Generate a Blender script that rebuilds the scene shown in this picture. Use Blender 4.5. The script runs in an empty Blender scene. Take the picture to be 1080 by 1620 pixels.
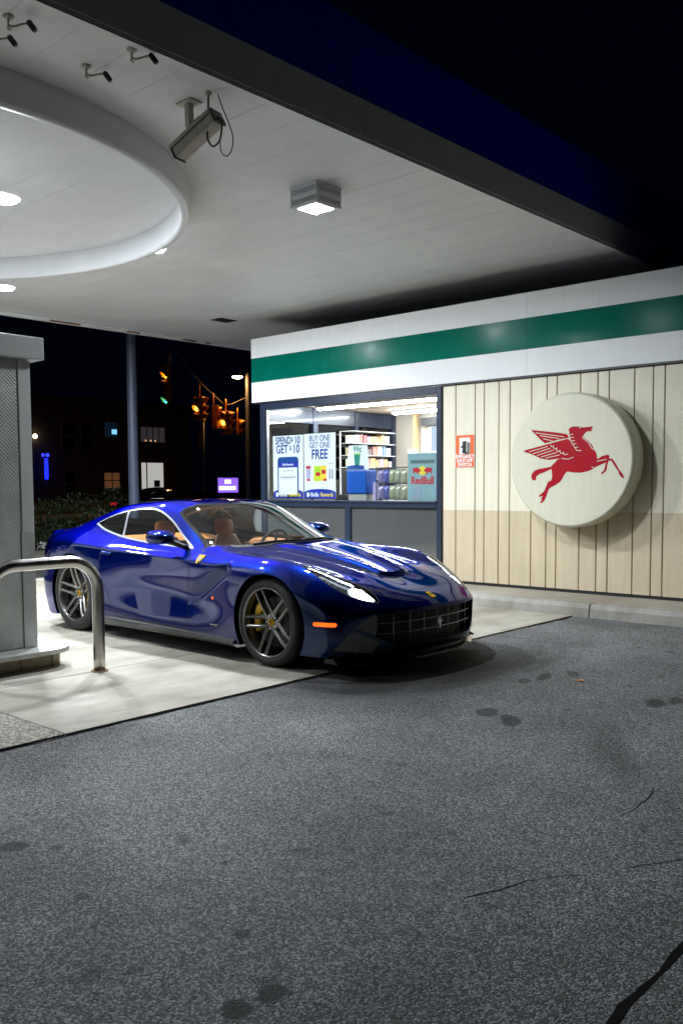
import bpy, bmesh, math, random
import numpy as np
from mathutils import Vector, Matrix
random.seed(7)
PI = math.pi
SC = bpy.context.scene
COL = SC.collection

# ------------------------------------------------------------------ camera, sky, exposure
cam_d = bpy.data.cameras.new('camera')
cam = bpy.data.objects.new('camera', cam_d)
COL.objects.link(cam)
SC.camera = cam
cam_d.sensor_fit = 'VERTICAL'
cam_d.sensor_height = 36.0
cam_d.lens = 1416.83 / 1620 * 36.0
cam_d.shift_x = 20.67 / 1620
cam_d.shift_y = 52.83 / 1620
cam_d.clip_start = 0.05
cam_d.clip_end = 2000
_yaw, _pit, _roll = -0.7423, 0.0660, -0.0074
_f = Vector((math.sin(_yaw) * math.cos(_pit), math.cos(_yaw) * math.cos(_pit), -math.sin(_pit)))
_r = Vector((math.cos(_yaw), -math.sin(_yaw), 0))
_u = _r.cross(_f)
_r2 = _r * math.cos(_roll) + _u * math.sin(_roll)
_u2 = -_r * math.sin(_roll) + _u * math.cos(_roll)
_m = Matrix((_r2, _u2, -_f)).transposed().to_4x4()
_m.translation = Vector((0, 0, 1.3807))
cam.matrix_world = _m

world = bpy.data.worlds.new('World')
SC.world = world
world.use_nodes = True
_bg = world.node_tree.nodes['Background']
_bg.inputs[0].default_value = (.00025, .0006, .0025, 1)      # night sky, faint navy city glow
_bg.inputs[1].default_value = 1.0
LAMP_EMIT = 1640.0        # canopy light lenses

SC.view_settings.view_transform = 'Standard'
SC.view_settings.look = 'None'
SC.view_settings.gamma = 1.0
SC.view_settings.exposure = 0.0
SC.view_settings.use_curve_mapping = False
SC.render.engine = 'CYCLES'
SC.cycles.use_denoising = True
SC.cycles.max_bounces = 10
SC.cycles.diffuse_bounces = 4
SC.cycles.glossy_bounces = 4
SC.cycles.transmission_bounces = 6
SC.cycles.transparent_max_bounces = 12
SC.cycles.caustics_reflective = False
SC.cycles.caustics_refractive = False
SC.cycles.sample_clamp_indirect = 6.0

# ------------------------------------------------------------------ helpers
def tag(o, label=None, cat=None, group=None, kind=None):
    if label: o['label'] = label
    if cat: o['category'] = cat
    if group: o['group'] = group
    if kind: o['kind'] = kind
    return o

def empty(name, loc=(0, 0, 0), rz=0.0, parent=None):
    o = bpy.data.objects.new(name, None)
    COL.objects.link(o)
    o.location = loc
    o.rotation_euler = (0, 0, rz)
    o.empty_display_size = 0.1
    if parent: o.parent = parent
    return o

def link(name, me, parent=None, mats=None, smooth=False, loc=None):
    o = bpy.data.objects.new(name, me)
    COL.objects.link(o)
    if mats:
        if not isinstance(mats, (list, tuple)): mats = [mats]
        for m in mats: me.materials.append(m)
    if smooth:
        me.polygons.foreach_set('use_smooth', [True] * len(me.polygons))
    if parent: o.parent = parent
    if loc is not None: o.location = loc
    return o

def from_bm(name, bm, mats=None, parent=None, smooth=False, loc=None):
    me = bpy.data.meshes.new(name)
    bm.to_mesh(me)
    bm.free()
    return link(name, me, parent, mats, smooth, loc)

def pydata(name, verts, faces, mats=None, parent=None, smooth=False, loc=None):
    me = bpy.data.meshes.new(name)
    me.from_pydata([tuple(v) for v in verts], [], faces)
    me.update()
    return link(name, me, parent, mats, smooth, loc)

def add_box(bm, x0, x1, y0, y1, z0, z1, mi=0, bev=0.0, M=None):
    vs = [bm.verts.new((x, y, z)) for x in (x0, x1) for y in (y0, y1) for z in (z0, z1)]
    fs = [bm.faces.new([vs[i] for i in q]) for q in ((0, 1, 3, 2), (4, 6, 7, 5), (0, 4, 5, 1), (2, 3, 7, 6), (0, 2, 6, 4), (1, 5, 7, 3))]
    for f in fs: f.material_index = mi
    if bev:
        es = list({e for f in fs for e in f.edges})
        r = bmesh.ops.bevel(bm, geom=es, offset=bev, segments=2, affect='EDGES', profile=0.6)
        for f in r['faces']: f.material_index = mi
        if M is not None:
            vv = {v for f in r['faces'] for v in f.verts} | {v for v in vs if v.is_valid}
            for v in vv: v.co = M @ v.co
    elif M is not None:
        for v in vs: v.co = M @ v.co

def box(name, x0, x1, y0, y1, z0, z1, mat, parent=None, bev=0.0, loc=None):
    bm = bmesh.new()
    add_box(bm, x0, x1, y0, y1, z0, z1, 0, bev)
    return from_bm(name, bm, mat, parent, False, loc)

def add_tube(bm, pts, r, seg=10, mi=0, cap=True, closed=False):
    pts = [Vector(p) for p in pts]
    n = len(pts)
    rad = r if isinstance(r, (list, tuple)) else [r] * n
    rings = []
    up = None
    for i, p in enumerate(pts):
        if closed:
            t = (pts[(i + 1) % n] - pts[i - 1])
        else:
            t = pts[min(i + 1, n - 1)] - pts[max(i - 1, 0)]
        t.normalize()
        if up is None:
            up = Vector((0, 0, 1)) if abs(t.z) < 0.9 else Vector((1, 0, 0))
        a = t.cross(up).normalized()
        up = a.cross(t).normalized()
        rings.append([bm.verts.new(p + (a * math.cos(2 * PI * k / seg) + up * math.sin(2 * PI * k / seg)) * rad[i]) for k in range(seg)])
    m = n if closed else n - 1
    for i in range(m):
        A, B = rings[i], rings[(i + 1) % n]
        for k in range(seg):
            f = bm.faces.new((A[k], A[(k + 1) % seg], B[(k + 1) % seg], B[k]))
            f.material_index = mi
            f.smooth = True
    if cap and not closed:
        for ring in (rings[0][::-1], rings[-1]):
            f = bm.faces.new(ring)
            f.material_index = mi

def tube(name, pts, r, mat, parent=None, seg=10, closed=False, loc=None):
    bm = bmesh.new()
    add_tube(bm, pts, r, seg, closed=closed)
    bmesh.ops.recalc_face_normals(bm, faces=bm.faces[:])
    return from_bm(name, bm, mat, parent, False, loc)

def add_lathe(bm, prof, seg=48, axis='Z', c=(0, 0, 0), mi=0, smooth=True, closed=False):
    # prof: list of (r, h); revolve about the axis through c
    rings = []
    for r, h in prof:
        ring = []
        for k in range(seg):
            a = 2 * PI * k / seg
            u, v = r * math.cos(a), r * math.sin(a)
            p = (u, v, h) if axis == 'Z' else ((u, h, v) if axis == 'Y' else (h, u, v))
            ring.append(bm.verts.new((p[0] + c[0], p[1] + c[1], p[2] + c[2])))
        rings.append(ring)
    n = len(rings)
    for i in range(n if closed else n - 1):
        A, B = rings[i], rings[(i + 1) % n]
        for k in range(seg):
            f = bm.faces.new((A[k], A[(k + 1) % seg], B[(k + 1) % seg], B[k]))
            f.material_index = mi
            f.smooth = smooth
    return rings

def lathe(name, prof, mat, parent=None, seg=48, axis='Z', c=(0, 0, 0), cap=(False, False), smooth=True, loc=None, closed=False):
    bm = bmesh.new()
    r = add_lathe(bm, prof, seg, axis, c, 0, smooth, closed)
    if cap[0]: bm.faces.new(r[0])
    if cap[1]: bm.faces.new(r[-1])
    bmesh.ops.recalc_face_normals(bm, faces=bm.faces[:])
    return from_bm(name, bm, mat, parent, False, loc)

def add_prism(bm, poly, z0, z1, M=None, mi=0):
    # 2D polygon extruded along local z
    a = [bm.verts.new((p[0], p[1], z0)) for p in poly]
    b = [bm.verts.new((p[0], p[1], z1)) for p in poly]
    n = len(poly)
    fs = [bm.faces.new(a[::-1]), bm.faces.new(b)]
    for i in range(n):
        fs.append(bm.faces.new((a[i], a[(i + 1) % n], b[(i + 1) % n], b[i])))
    for f in fs: f.material_index = mi
    if M is not None:
        for v in a + b: v.co = M @ v.co
    bmesh.ops.recalc_face_normals(bm, faces=fs)

def prism(name, poly, z0, z1, mat, parent=None, M=None, loc=None):
    bm = bmesh.new()
    add_prism(bm, poly, z0, z1, M)
    bmesh.ops.triangulate(bm, faces=[f for f in bm.faces if len(f.verts) > 4])
    return from_bm(name, bm, mat, parent, False, loc)

def text_mesh(body, size, depth=0.001, bold=0.0, align='CENTER', sx=1.0):
    cu = bpy.data.curves.new('lettering', 'FONT')
    cu.body = body
    cu.size = size
    cu.extrude = depth
    cu.offset = bold
    cu.align_x = align
    cu.align_y = 'CENTER'
    cu.resolution_u = 3
    o = bpy.data.objects.new('lettering_tmp', cu)
    COL.objects.link(o)
    dg = bpy.context.evaluated_depsgraph_get()
    me = bpy.data.meshes.new_from_object(o.evaluated_get(dg))
    bpy.data.objects.remove(o)
    if sx != 1.0:
        for v in me.vertices: v.co.x *= sx
    return me

def text(name, body, size, M, mat, parent=None, depth=0.001, bold=0.0, align='CENTER', sx=1.0):
    me = text_mesh(body, size, depth, bold, align, sx)
    me.materials.clear()
    me.transform(M)
    return link(name, me, parent, mat)

def Mplane(o, ex, ey):
    # local x,y -> world axes ex, ey at origin o
    ex, ey = Vector(ex).normalized(), Vector(ey).normalized()
    ez = ex.cross(ey)
    m = Matrix((ex, ey, ez)).transposed().to_4x4()
    m.translation = Vector(o)
    return m

def catmull(pts, n=8, closed=False):
    pts = [np.array(p, float) for p in pts]
    out = []
    m = len(pts)
    rng = range(m) if closed else range(m - 1)
    for i in rng:
        if closed:
            p0, p1, p2, p3 = pts[i - 1], pts[i], pts[(i + 1) % m], pts[(i + 2) % m]
        else:
            p1, p2 = pts[i], pts[i + 1]
            p0 = pts[i - 1] if i > 0 else 2 * p1 - p2
            p3 = pts[i + 2] if i + 2 < m else 2 * p2 - p1
        for k in range(n):
            t = k / n
            out.append(0.5 * ((2 * p1) + (p2 - p0) * t + (2 * p0 - 5 * p1 + 4 * p2 - p3) * t * t + (3 * p1 - p0 - 3 * p2 + p3) * t ** 3))
    if not closed: out.append(pts[-1])
    return out

# ------------------------------------------------------------------ materials
MATS = {}
def nmat(name):
    m = bpy.data.materials.new(name)
    m.use_nodes = True
    return m, m.node_tree, m.node_tree.nodes, m.node_tree.links

def pbr(name, col, rough=0.5, metal=0.0, spec=0.5, coat=0.0, tint=None, coat_rough=0.03, var=0.0, vscale=6.0, bump=0.0, bscale=60.0, emit=None, estr=0.0, rvar=0.0, trans=0.0, dist=0.004, streak=0.0):
    """Principled material with optional object-space noise in colour, roughness and relief."""
    if name in MATS: return MATS[name]
    m, nt, N, L = nmat(name)
    b = N['Principled BSDF']
    b.inputs['Base Color'].default_value = (*col, 1)
    b.inputs['Roughness'].default_value = rough
    b.inputs['Metallic'].default_value = metal
    b.inputs['Specular IOR Level'].default_value = spec
    b.inputs['Coat Weight'].default_value = coat
    if tint: b.inputs['Specular Tint'].default_value = (*tint, 1)
    b.inputs['Coat Roughness'].default_value = coat_rough
    b.inputs['Transmission Weight'].default_value = trans
    if emit:
        b.inputs['Emission Color'].default_value = (*emit, 1)
        b.inputs['Emission Strength'].default_value = estr
    if var or bump or rvar or streak:
        g = N.new('ShaderNodeNewGeometry')
        if var or rvar:
            t = N.new('ShaderNodeTexNoise')
            t.inputs['Scale'].default_value = vscale
            t.inputs['Detail'].default_value = 6
            t.inputs['Roughness'].default_value = 0.65
            L.new(g.outputs['Position'], t.inputs['Vector'])
        if var:
            mr = N.new('ShaderNodeMapRange')
            mr.inputs[1].default_value = 0.3
            mr.inputs[2].default_value = 0.7
            mr.inputs[3].default_value = 1 - var
            mr.inputs[4].default_value = 1 + var
            L.new(t.outputs[0], mr.inputs[0])
            mx = N.new('ShaderNodeVectorMath')
            mx.operation = 'SCALE'
            mx.inputs[0].default_value = col
            L.new(mr.outputs[0], mx.inputs['Scale'])
            L.new(mx.outputs[0], b.inputs['Base Color'])
            if streak:                       # rain streaks running down the face
                mp = N.new('ShaderNodeMapping')
                mp.inputs['Scale'].default_value = (9, 9, .55)
                L.new(g.outputs['Position'], mp.inputs[0])
                t3 = N.new('ShaderNodeTexNoise')
                t3.inputs['Scale'].default_value = 2.2
                t3.inputs['Detail'].default_value = 7
                t3.inputs['Roughness'].default_value = .7
                L.new(mp.outputs[0], t3.inputs['Vector'])
                m3 = N.new('ShaderNodeMapRange')
                m3.inputs[1].default_value = .38
                m3.inputs[2].default_value = .62
                m3.inputs[3].default_value = 1 - streak
                m3.inputs[4].default_value = 1.0
                L.new(t3.outputs[0], m3.inputs[0])
                mx2 = N.new('ShaderNodeVectorMath')
                mx2.operation = 'SCALE'
                L.new(mx.outputs[0], mx2.inputs[0])
                L.new(m3.outputs[0], mx2.inputs['Scale'])
                L.new(mx2.outputs[0], b.inputs['Base Color'])
        if rvar:
            mr2 = N.new('ShaderNodeMapRange')
            mr2.inputs[1].default_value = 0.3
            mr2.inputs[2].default_value = 0.7
            mr2.inputs[3].default_value = max(0.02, rough - rvar)
            mr2.inputs[4].default_value = rough + rvar
            L.new(t.outputs[0], mr2.inputs[0])
            L.new(mr2.outputs[0], b.inputs['Roughness'])
        if bump:
            t2 = N.new('ShaderNodeTexNoise')
            t2.inputs['Scale'].default_value = bscale
            t2.inputs['Detail'].default_value = 4
            L.new(g.outputs['Position'], t2.inputs['Vector'])
            bp = N.new('ShaderNodeBump')
            bp.inputs['Strength'].default_value = bump
            bp.inputs['Distance'].default_value = dist
            L.new(t2.outputs[0], bp.inputs['Height'])
            L.new(bp.outputs[0], b.inputs['Normal'])
    MATS[name] = m
    return m

def emis(name, col, s):
    if name in MATS: return MATS[name]
    m, nt, N, L = nmat(name)
    N.remove(N['Principled BSDF'])
    e = N.new('ShaderNodeEmission')
    e.inputs[0].default_value = (*col, 1)
    e.inputs[1].default_value = s
    L.new(e.outputs[0], N['Material Output'].inputs[0])
    MATS[name] = m
    return m

def glass(name, tint=(0.9, 0.95, 0.95), refl=1.0, rough=0.0, ior=1.45):
    """thin pane: tinted transparency plus Fresnel reflection"""
    if name in MATS: return MATS[name]
    m, nt, N, L = nmat(name)
    N.remove(N['Principled BSDF'])
    t = N.new('ShaderNodeBsdfTransparent')
    t.inputs[0].default_value = (*tint, 1)
    g = N.new('ShaderNodeBsdfGlossy')
    g.inputs['Roughness'].default_value = rough
    fr = N.new('ShaderNodeFresnel')
    fr.inputs[0].default_value = ior
    mu = N.new('ShaderNodeMath')
    mu.operation = 'MULTIPLY'
    mu.inputs[1].default_value = refl
    mu.use_clamp = True
    geo = N.new('ShaderNodeNewGeometry')            # the pane's far face adds no second mirror image
    iv = N.new('ShaderNodeMath')
    iv.operation = 'SUBTRACT'
    iv.inputs[0].default_value = 1.0
    L.new(geo.outputs['Backfacing'], iv.inputs[1])
    m0 = N.new('ShaderNodeMath')
    m0.operation = 'MULTIPLY'
    L.new(fr.outputs[0], m0.inputs[0])
    L.new(iv.outputs[0], m0.inputs[1])
    L.new(m0.outputs[0], mu.inputs[0])
    mx = N.new('ShaderNodeMixShader')
    L.new(mu.outputs[0], mx.inputs[0])
    L.new(t.outputs[0], mx.inputs[1])
    L.new(g.outputs[0], mx.inputs[2])
    L.new(mx.outputs[0], N['Material Output'].inputs[0])
    MATS[name] = m
    return m
# ------------------------------------------------------------------ the sports car
# body cage, half width (y >= 0): x forward from the middle of the wheelbase, z up
TOP = [
 [(2.300,0,.475),(2.285,.28,.475),(2.220,.53,.473),(2.100,.71,.465),(1.980,.835,.445)],
 [(2.200,0,.540),(2.180,.29,.545),(2.115,.54,.560),(1.995,.73,.560),(1.870,.885,.530)],
 [(2.050,0,.598),(2.030,.29,.615),(1.970,.55,.640),(1.850,.76,.655),(1.730,.925,.600)],
 [(1.850,0,.662),(1.840,.29,.690),(1.790,.55,.695),(1.700,.77,.738),(1.600,.945,.660)],
 [(1.600,0,.728),(1.600,.30,.765),(1.570,.55,.738),(1.520,.78,.797),(1.450,.960,.705)],
 [(1.300,0,.790),(1.300,.33,.822),(1.300,.56,.780),(1.300,.79,.828),(1.280,.968,.735)],
 [(1.020,0,.838),(1.020,.36,.862),(1.000,.60,.822),(1.000,.80,.836),(1.000,.965,.742)],
 [(.830,0,.880),(.790,.38,.888),(.690,.64,.868),(.720,.81,.846),(.750,.955,.748)],
 [(.560,0,1.008),(.510,.365,1.003),(.400,.640,.960),(.440,.812,.864),(.450,.950,.760)],
 [(.220,0,1.170),(.180,.350,1.158),(.085,.600,1.105),(.150,.800,.884),(.150,.945,.780)],
 [(-.030,0,1.247),(-.060,.335,1.233),(-.140,.560,1.180),(-.120,.788,.900),(-.120,.940,.790)],
 [(-.360,0,1.273),(-.370,.330,1.259),(-.420,.545,1.210),(-.400,.775,.918),(-.400,.937,.800)],
 [(-.750,0,1.262),(-.750,.320,1.248),(-.750,.535,1.196),(-.750,.755,.945),(-.750,.940,.815)],
 [(-1.10,0,1.238),(-1.10,.315,1.226),(-1.10,.545,1.178),(-1.10,.735,.995),(-1.10,.955,.830)],
 [(-1.40,0,1.175),(-1.40,.305,1.163),(-1.40,.540,1.118),(-1.40,.725,1.000),(-1.40,.968,.838)],
 [(-1.70,0,1.085),(-1.70,.305,1.075),(-1.70,.530,1.042),(-1.69,.720,.972),(-1.66,.962,.832)],
 [(-1.99,0,.985),(-1.98,.300,.980),(-1.96,.520,.965),(-1.92,.720,.935),(-1.87,.925,.820)],
 [(-2.25,0,.958),(-2.24,.300,.955),(-2.20,.540,.945),(-2.11,.730,.918),(-2.02,.855,.800)],
]
SIDE_Z = (.60, .45, .29, .135)
SIDE = [  # half widths at the four lower rows, same stations as TOP
 (.850,.855,.850,.832),(.897,.902,.897,.880),(.940,.945,.940,.925),(.957,.960,.955,.940),(.970,.971,.965,.950),
 (.974,.972,.966,.950),(.968,.960,.952,.944),(.948,.930,.932,.934),(.938,.914,.924,.932),(.936,.914,.927,.935),
 (.938,.919,.931,.938),(.944,.928,.938,.940),(.955,.944,.946,.942),(.968,.965,.960,.950),(.971,.971,.966,.950),
 (.966,.967,.960,.945),(.938,.940,.932,.918),(.880,.886,.878,.862)]
FZ = (.405, .30, .195, .115)
FX = (.004, .0, -.012, -.04)       # how far each lower front row stands out from the nose edge
BZ = (.79, .60, .40, .25)
BX = (.03, .0, -.03, .05)

def cage():
    V, idx = [], {}
    def vid(key, p):
        if key not in idx:
            idx[key] = len(V)
            V.append(p)
        return idx[key]
    nS = len(TOP)
    def P(i, j, k, s):
        # top: k=0 ; side: j=4,k=1..4 ; front: i=0 ; back: i=nS-1
        if k == 0:
            x, y, z = TOP[i][j]
        elif j == 4:
            x, y, z = TOP[i][4]
            zt = z
            if i == 0: z = FZ[k - 1]; x += (.0, .005, .0, -.03)[k - 1]
            elif i == nS - 1: z = BZ[k - 1] * .95; x += BX[k - 1] * .5
            else:
                z = SIDE_Z[k - 1]
                if i == 1: z = (.46, .36, .25, .125)[k - 1]
                elif i == 2: z = (.53, .41, .27, .13)[k - 1]
                elif i == 3: z = (.57, .44, .28, .132)[k - 1]
            y = SIDE[i][k - 1]
        elif i == 0:
            x, y, z = TOP[0][j]
            z, x, y = FZ[k - 1], x + FX[k - 1], y * (1.0 if j < 3 else 1.015)
        else:
            x, y, z = TOP[nS - 1][j]
            z, x = BZ[k - 1], x - BX[k - 1] if k < 4 else x + .05
        key = (i, j, k, s if y > 1e-6 else 1)
        return vid(key, (x, y * s, z))
    F, reg = [], []
    for s in (1, -1):
        def quad(a, b, c, d, r):
            q = (a, b, c, d) if s > 0 else (d, c, b, a)
            F.append(q)
            reg.append(r)
        for i in range(nS - 1):
            for j in range(4):
                quad(P(i, j, 0, s), P(i, j + 1, 0, s), P(i + 1, j + 1, 0, s), P(i + 1, j, 0, s), 100 + i * 4 + j)
            for k in range(4):
                quad(P(i, 4, k, s), P(i, 4, k + 1, s), P(i + 1, 4, k + 1, s), P(i + 1, 4, k, s), 200 + i * 4 + k)
        for j in range(4):
            for k in range(4):
                quad(P(0, j, k, s), P(0, j, k + 1, s), P(0, j + 1, k + 1, s), P(0, j + 1, k, s), 300 + j * 4 + k)
                quad(P(nS - 1, j + 1, k, s), P(nS - 1, j + 1, k + 1, s), P(nS - 1, j, k + 1, s), P(nS - 1, j, k, s), 400 + j * 4 + k)
    return V, F, reg, idx

def body_surface(levels=4):
    V, F, reg, idx = cage()
    me = bpy.data.meshes.new('cage')
    me.from_pydata(V, [], F)
    o = bpy.data.objects.new('cage', me)
    COL.objects.link(o)
    at = me.attributes.new('region', 'INT', 'FACE')
    at.data.foreach_set('value', reg)
    # slightly tighter along the nose edge, the shoulder and the tail lip
    cr = me.attributes.new('crease_edge', 'FLOAT', 'EDGE')
    inv = {v: k for k, v in idx.items()}
    for e in me.edges:
        a, b = inv[e.vertices[0]], inv[e.vertices[1]]
        c = 0.0
        nS = len(TOP)
        if a[2] == 0 and b[2] == 0 and a[0] == 0 and b[0] == 0: c = (.6, .5, .3, .1)[min(a[1], b[1])]
        if a[2] == 0 and b[2] == 0 and a[0] == nS - 1 and b[0] == nS - 1: c = .8
        if a[1] == 4 and b[1] == 4 and a[2] == 0 and b[2] == 0 and a[0] != b[0]:
            m_ = (a[0] + b[0]) / 2
            c = .62 if 8 < m_ < 14 else (.35 if 6 < m_ < 16 else c)      # shoulder crease along the door
        cr.data[e.index].value = c
    md = o.modifiers.new('s', 'SUBSURF')
    md.subdivision_type = 'CATMULL_CLARK'
    tgt = np.array(V)
    cur = tgt.copy()
    md.levels = 2
    for it in range(6):
        dg = bpy.context.evaluated_depsgraph_get()
        ev = o.evaluated_get(dg)
        m2 = ev.to_mesh()
        co = np.empty(len(m2.vertices) * 3)
        m2.vertices.foreach_get('co', co)
        lim = co.reshape(-1, 3)[:len(V)]
        ev.to_mesh_clear()
        d = tgt - lim
        cur += .75 * d
        me.vertices.foreach_set('co', cur.ravel())
        me.update()
        o.update_tag()
        bpy.context.view_layer.update()
    md.levels = levels
    dg = bpy.context.evaluated_depsgraph_get()
    m2 = bpy.data.meshes.new_from_object(o.evaluated_get(dg))
    bpy.data.objects.remove(o)
    return m2
def sd_poly(P, poly):
    """signed distance of points P (n,2) to a closed polygon, negative inside"""
    poly = np.asarray(poly, float)
    n = len(poly)
    d2 = np.full(len(P), 1e9)
    ins = np.zeros(len(P), bool)
    for i in range(n):
        a, b = poly[i], poly[(i + 1) % n]
        ab = b - a
        ap = P - a
        t = np.clip((ap @ ab) / (ab @ ab + 1e-12), 0, 1)
        q = ap - t[:, None] * ab
        d2 = np.minimum(d2, (q * q).sum(1))
        c = (a[1] > P[:, 1]) != (b[1] > P[:, 1])
        xi = (b[0] - a[0]) * (P[:, 1] - a[1]) / (b[1] - a[1] + 1e-12) + a[0]
        ins ^= c & (P[:, 0] < xi)
    d = np.sqrt(d2)
    return np.where(ins, -d, d)

def sd_line(P, pts):
    """unsigned distance to an open polyline"""
    pts = np.asarray(pts, float)
    d2 = np.full(len(P), 1e9)
    for a, b in zip(pts[:-1], pts[1:]):
        ab = b - a
        ap = P - a
        t = np.clip((ap @ ab) / (ab @ ab + 1e-12), 0, 1)
        q = ap - t[:, None] * ab
        d2 = np.minimum(d2, (q * q).sum(1))
    return np.sqrt(d2)

def smooth_poly(poly, n=6, closed=True):
    return np.array(catmull(poly, n, closed))

class Cutter:
    def __init__(self, me):
        self.bm = bmesh.new()
        self.bm.from_mesh(me)
        self.reg = self.bm.faces.layers.int['region']
        self.part = self.bm.faces.layers.int.new('part')
        self.dl = self.bm.verts.layers.float.new('d')
    def cut(self, fn, regs):
        bm, reg, dl = self.bm, self.reg, self.dl
        bm.verts.index_update()
        co = np.array([v.co for v in bm.verts])
        val = fn(co)
        val = np.where(np.abs(val) < 0.0009, 0.0, val)
        for v, d in zip(bm.verts, val.tolist()): v[dl] = d
        es = [e for e in bm.edges if e.verts[0][dl] * e.verts[1][dl] < 0 and any(f[reg] in regs for f in e.link_faces)]
        touched = set()
        for e in es:
            for f in e.link_faces: touched.add(f)
            a, b = e.verts
            t = a[dl] / (a[dl] - b[dl])
            ne, nv = bmesh.utils.edge_split(e, a, t)
            nv[dl] = 0.0
        for v in bm.verts:
            if v[dl] == 0.0:
                for f in v.link_faces:
                    if f[reg] in regs: touched.add(f)
        for f in touched:
            if f[reg] not in regs: continue
            z = [v for v in f.verts if v[dl] == 0.0]
            if len(z) == 2 and min(v[dl] for v in f.verts) < 0 < max(v[dl] for v in f.verts):
                try:
                    bmesh.utils.face_split(f, z[0], z[1])
                except ValueError:
                    pass
        bm.faces.index_update()
    def faces(self, fn, regs):
        fs = [f for f in self.bm.faces if f[self.reg] in regs]
        c = np.array([f.calc_center_median() for f in fs])
        d = fn(c)
        return [(f, x) for f, x in zip(fs, d.tolist())]
    def mark(self, fn, regs, code, only=None):
        for f, d in self.faces(fn, regs):
            if d < 0 and (only is None or f[self.part] in only): f[self.part] = code

def xz(P): return np.stack([P[:, 0], P[:, 2]], 1)
def xay(P): return np.stack([P[:, 0], np.abs(P[:, 1])], 1)
def ayz(P): return np.stack([np.abs(P[:, 1]), P[:, 2]], 1)

M_PAINT = pbr('blue_metallic_paint', (.0002, .0155, .088), .36, metal=1.0, tint=(.02, .12, 1.0), coat=1.0, coat_rough=.035)
M_BLACK = pbr('black_plastic', (.012, .012, .013), .42, var=.1, vscale=20)
M_GLOSSBLACK = pbr('gloss_black', (.008, .008, .009), .12, coat=.6)
M_GAP = pbr('shadow_gap_rubber', (.004, .004, .005), .8)
M_TRIM = pbr('satin_aluminium_trim', (.30, .31, .33), .34, metal=1.0)
M_CHROME = pbr('chrome', (.8, .8, .8), .1, metal=1.0)
M_TYRE = pbr('tyre_rubber', (.014, .014, .015), .62, var=.2, vscale=30, bump=.15, bscale=200)
M_RIM = pbr('graphite_wheel_metal', (.20, .195, .185), .27, metal=.9)
M_DISC = pbr('brake_disc_steel', (.20, .20, .21), .38, metal=.8, var=.15, vscale=60)
M_YELLOW = pbr('yellow_caliper_paint', (.85, .48, .005), .35, coat=.4)
M_TAN = pbr('tan_leather', (.50, .17, .028), .5, var=.12, vscale=12, bump=.08, bscale=300)
M_DASH = pbr('dark_dash_leather', (.03, .028, .027), .5, bump=.08, bscale=300)
M_GLASS = glass('car_glass', (.90, .95, .94), 1.6)
M_SIDEGLASS = glass('car_side_glass', (.82, .86, .86), 1.0)
M_LENS = glass('headlight_lens', (.92, .95, .97), 1.0)
M_SILL = pbr('sill_blade_grey_gloss', (.045, .045, .045), .22, metal=.2, coat=.5)
M_LINER = pbr('wheel_liner', (.006, .006, .006), .9)
M_GREYFLAP = pbr('grey_duct_plastic', (.28, .28, .275), .38)
M_WHITELED = emis('headlight_led', (.82, .92, 1.0), 26.0)
M_DRL = emis('daytime_strip', (.85, .93, 1.0), 9.0)
M_AMBER = pbr('amber_marker', (.8, .10, .01), .25, emit=(1, .13, .01), estr=1.6)
M_REDLENS = pbr('red_tail_lens', (.35, .01, .01), .15)
M_SHIELD = pbr('yellow_enamel', (.62, .34, .004), .6, spec=.05)
M_ENAMELBLACK = pbr('black_enamel', (.01, .01, .01), .3)

T_ALL = set(range(100, 172)); S_ALL = set(range(200, 272)); F_ALL = set(range(300, 316)); B_ALL = set(range(400, 416))
def treg(i0, i1, j0, j1): return {100 + i * 4 + j for i in range(i0, i1) for j in range(j0, j1)}
def sreg(i0, i1): return {200 + i * 4 + k for i in range(i0, i1) for k in range(4)}

def smoothstep(a, b, x):
    t = np.clip((x - a) / (b - a), 0, 1)
    return t * t * (3 - 2 * t)

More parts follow.
